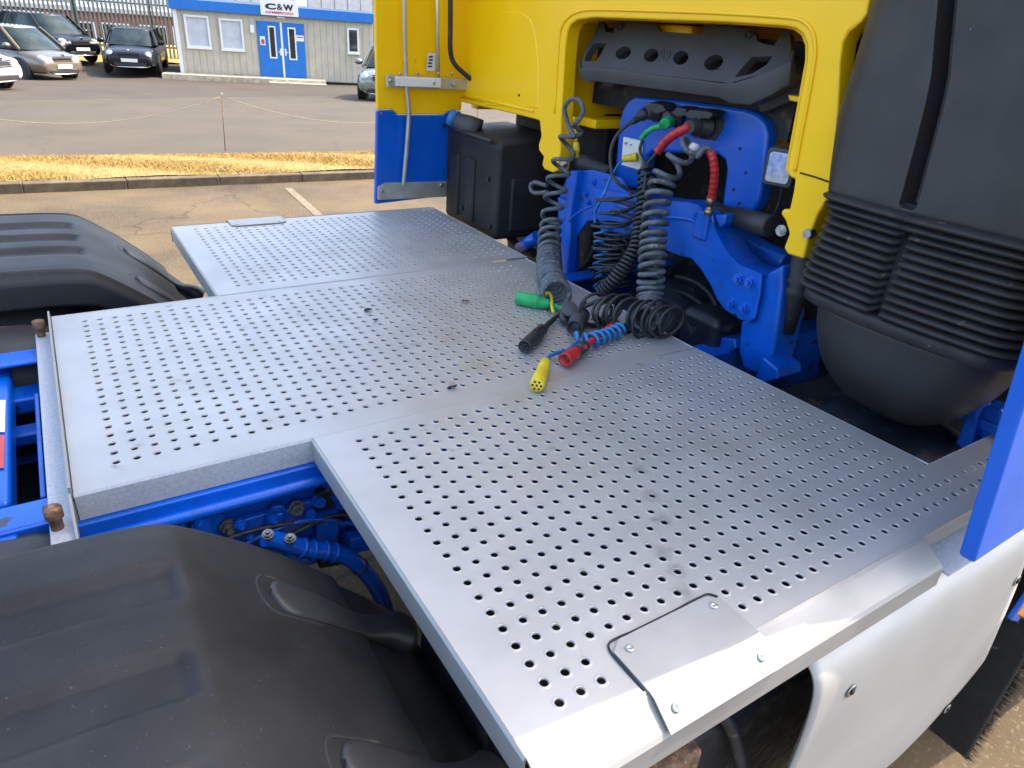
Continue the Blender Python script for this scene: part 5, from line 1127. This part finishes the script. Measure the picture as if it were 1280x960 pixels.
# bits of grit and leaf on the deck
for k, (u, v, s_, lab) in enumerate(((460, 388, .010, 'small dark leaf scrap on the middle deck near the far seam'), (582, 377, .011, 'dark leaf scrap on the middle deck left of the green plug'), (565, 484, .009, 'tiny dark scrap on the deck near the seam below the middle'), (469, 400, .007, 'thin twig on the middle deck'))):
    c = at(u, v, z=ZD); b = MB(); P = []
    for q in range(9):
        a_ = 2 * math.pi * q / 9; r_ = s_ * rnd.uniform(.5, 1.0); P.append(c + Vector((r_ * math.cos(a_) * 1.5, r_ * math.sin(a_) * .7, rnd.uniform(0, .004))))
    b.prism(P, (0, 0, .0015)); tag(b.build('leaf_scrap', 'rust' if k == 1 else 'grime_black'), lab, 'litter', 'scraps on the deck')

# ================================================================== PARKED CARS
def car(name, label, cat_, pos, head, paint, Lh=4.4, Wd=1.82, Ht=1.5, hood=0.30, hz=0.92, mpv=0.0, plate='plate_white', group='cars parked by the fence', ws=0.0):
    """heading: unit vector of travel; local frame: +x forward, origin at front-axle-to-rear centre on ground"""
    root = thing(name, label, cat_, pos, group); rz = math.atan2(head[1], head[0])
    root.rotation_euler = (0, 0, rz); root.matrix_basis = Matrix.Translation(pos) @ Matrix.Rotation(rz, 4, 'Z')
    hl = Lh / 2; hw = Wd / 2
    # lower body: stations along length (x, zbottom, zbelt, halfwidth)
    st = [(-hl, .48, .78, .74), (-hl + .05, .32, .90, .88), (-hl + .35, .24, .97, .97), (-hl * .45, .22, .97, 1.0), (0, .22, .955, 1.0), (hl * .33, .22, hz + .03, 1.0),
          (hl * .62, .22, hz - .02, .985), (hl * .84, .24, hz - .10, .94), (hl - .10, .26, hz - .19, .84), (hl - .02, .30, hz - .27, .74), (hl, .40, hz - .36, .68)]
    rs = []
    for (x, z0, z1, k) in st:
        w = hw * k; h = z1 - z0
        prof = [(-.86, 0), (-.97, .14), (-1.0, .40), (-.985, .68), (-.93, .87), (-.78, .97), (-.4, 1.02), (0, 1.035), (.4, 1.02), (.78, .97), (.93, .87), (.985, .68), (1.0, .40), (.97, .14), (.86, 0)]
        rs.append([Vector((x, a * w, z0 + c * h)) for a, c in prof])
    b = MB(); b.rings(rs); body = b.build('body', paint, root, local=True)
    md = body.modifiers.new('s', 'SUBSURF'); md.levels = 1; md.render_levels = 2
    # greenhouse
    c0 = -hl + .22 + (0 if mpv else .35); c1 = hl * (1 - hood * 2) + .18
    top0 = c0 + .42; top1 = c1 - .82 + ws
    zb = .93; gw = hw * .90; tw = hw * .70
    def gh(x, z):
        t = (z - zb) / (Ht - zb); return gw + (tw - gw) * t
    g = MB(); n = 8; rings = []
    for k in range(n + 1):
        t = k / n * .93; z = zb + (Ht - zb) * t; w = gw + (tw - gw) * t
        xa = c0 + (top0 - c0) * (t ** 1.25); xb = c1 + (top1 - c1) * (t ** 1.08); ring = []
        for (fx, fy) in ((1, .0), (1, .45), (.985, .80), (.93, .97), (.75, 1), (.5, 1), (.25, 1), (.07, .97), (.015, .80), (0, .45), (0, 0), (0, -.45), (.015, -.8), (.07, -.97), (.25, -1), (.5, -1), (.75, -1), (.93, -.97), (.985, -.8), (1, -.45)):
            bow = .10 * (1 - fy * fy) * (1 if fx > .9 else (-1 if fx < .1 else 0))
            ring.append(Vector((xa + (xb - xa) * fx + bow, fy * w, z)))
        rings.append(ring)
    g.rings(rings, caps=False); g.build('windows', 'car_glass', root, local=True)
    r = MB(); rr = []
    for k, (t, inset) in enumerate(((.90, 1.012), (.955, .985), (.99, .90), (1.02, .6), (1.03, .1))):
        w = (gw + (tw - gw) * min(t, 1)); xa = c0 + (top0 - c0) * .93; xb = c1 + (top1 - c1) * .93; xm = (xa + xb) / 2; ring = []
        for (fx, fy) in ((1, .0), (1, .45), (.985, .80), (.93, .97), (.75, 1), (.5, 1), (.25, 1), (.07, .97), (.015, .80), (0, .45), (0, 0), (0, -.45), (.015, -.8), (.07, -.97), (.25, -1), (.5, -1), (.75, -1), (.93, -.97), (.985, -.8), (1, -.45)):
            bow = .11 * (1 - fy * fy) * (1 if fx > .9 else (-1 if fx < .1 else 0))
            ring.append(Vector((xm + (xa + (xb - xa) * fx + bow - xm) * inset, fy * w * inset, zb + (Ht - zb) * t)))
        rr.append(ring)
    r.rings(rr); r.build('roof', paint, root, local=True)
    for s in (-1, 1):      # pillars
        for (xb, xt, wdt) in ((c1 - .06, top1 - .0, .09), ((c0 + c1) / 2 - .12, (top0 + top1) / 2 - .14, .09), (c0 + .42, top0 + .22, .16)):
            b = MB(); b.beam((xb, s * gw * .99, zb), (xt, s * (tw + .03), zb + (Ht - zb) * .93), .03, wdt); b.build('pillar', paint if wdt != .09 or xb > 0.5 else 'car_trim', root, local=True)
        # mirror
        b = MB(); b.lathe((c1 - .35, s * (hw * .95), 1.02), (c1 - .35, s * (hw * .95 + .24), 1.05), [(0, .03), (.05, .075), (.15, .085), (.22, .06), (.24, .0)], 12); b.build('mirror', paint, root, local=True)
    for s in (-1, 1):
        for wx in (hl * .60, -hl * .60):
            b = MB(); b.lathe((wx, s * (hw - .21), .325), (wx, s * (hw + .012), .325), [(0, .30), (.02, .325), (.17, .325), (.215, .30), (.222, .22), (.21, .215)], 28)
            t = b.build('tyre', 'rubber', root, local=True)
            b = MB(); b.lathe((wx, s * (hw - .1), .325), (wx, s * (hw + .01), .325), [(0, .215), (.09, .215), (.10, .205), (.08, .19), (.085, .05), (.10, .045), (.102, 0)], 20); b.build('rim', 'chrome', t, local=True)
            b = MB(); b.lathe((wx, s * (hw - .10), .34), (wx, s * (hw + .004), .34), [(0, .385), (.09, .385), (.10, .375), (.10, .33), (.09, .32)], 28); b.build('wheel_arch', 'car_trim', root, local=True)
    fz = hz - .36
    for s in (-1, 1):
        b = MB(); b.lathe((hl - .42, s * hw * .70, fz + .12), (hl - .03, s * hw * .62, fz + .06), [(0, .06), (.16, .13), (.30, .12), (.36, .07), (.385, 0)], 14)
        o = b.build('headlight', 'headlamp', root, local=True)
        b = MB(); b.cyl((hl - .16, s * hw * .66, .36), (hl - .045, s * hw * .63, .36), .07, .06, 12); b.build('fog_lamp', 'chrome', root, local=True)
    b = MB()
    for k in range(4): b.box(hl - .06, hl + .012, -hw * .38, hw * .38, fz + .02 + k * .045, fz + .045 + k * .045)
    b.build('grille', 'car_trim', root, local=True)
    b = MB(); b.box(hl - .1, hl + .004, -hw * .55, hw * .55, .30, .41); b.build('lower_grille', 'car_trim', root, bevel=.02, local=True)
    b = MB(); b.tube([(hl - .16, -hw * .66, .285), (hl + .012, -hw * .4, .275), (hl + .03, 0, .27), (hl + .012, hw * .4, .275), (hl - .16, hw * .66, .285)], .02, 8); b.build('bumper_strip', 'chrome', root, local=True)
    b = MB(); b.box(hl - .01, hl + .025, -.26, .26, .435, .545); b.build('number_plate', plate, root, local=True)
    b = MB(); b.cyl((hl - .02, 0, fz + .235), (hl + .02, 0, fz + .225), .05, .045, 12); b.build('badge', 'chrome', root, local=True)
    return root
def cpos(u, v):
    p = atg(u, v); return Vector((p.x, p.y, tz(p.y)))
# bronze hatchback: front corner tyre seen at (47,101)
hd = Vector((0.62, -0.785, 0)).normalized()
p = cpos(84, 100.5) - hd * 2.15
car('parked_car', 'bronze brown family hatchback parked left of the black saloon', 'car', (p.x, p.y, tz(p.y)), hd, 'car_bronze', Lh=4.35, Wd=1.80, Ht=1.56, hood=.21, hz=.96, mpv=1)
hd = Vector((-0.22, -0.975, 0)).normalized()
p = cpos(166, 98.5) - hd * 2.3
car('parked_car', 'glossy black saloon facing the yard beside the portable office', 'car', (p.x, p.y, tz(p.y)), hd, 'car_navy', Lh=4.8, Wd=1.86, Ht=1.46, hood=.25, hz=.93)
hd = Vector((0.50, -0.866, 0)).normalized()
p = cpos(106, 83) - hd * 2.2
car('parked_car', 'dark blue-black car half hidden behind the bronze hatchback', 'car', (p.x, p.y, tz(p.y)), hd, 'car_black', Lh=4.6, Wd=1.85, Ht=1.58, hood=.22, hz=.98, mpv=1)
hd = Vector((0.78, -0.62, 0)).normalized()
p = cpos(8, 113) - hd * 2.05
car('parked_car', 'white car whose nose enters at the left edge', 'car', (p.x, p.y, tz(p.y)), hd, 'car_white', Lh=4.2, Wd=1.78, Ht=1.5, hood=.24, hz=.93)
hd = Vector((-0.55, -0.83, 0)).normalized()
p = cpos(482, 127) - hd * 1.95
car('parked_car', 'silver green car partly hidden by the yellow cab flap beside the office', 'car', (p.x, p.y, tz(p.y)), hd, 'car_silver', Lh=4.2, Wd=1.78, Ht=1.5, hood=.22, hz=.95, group='cars by the office')
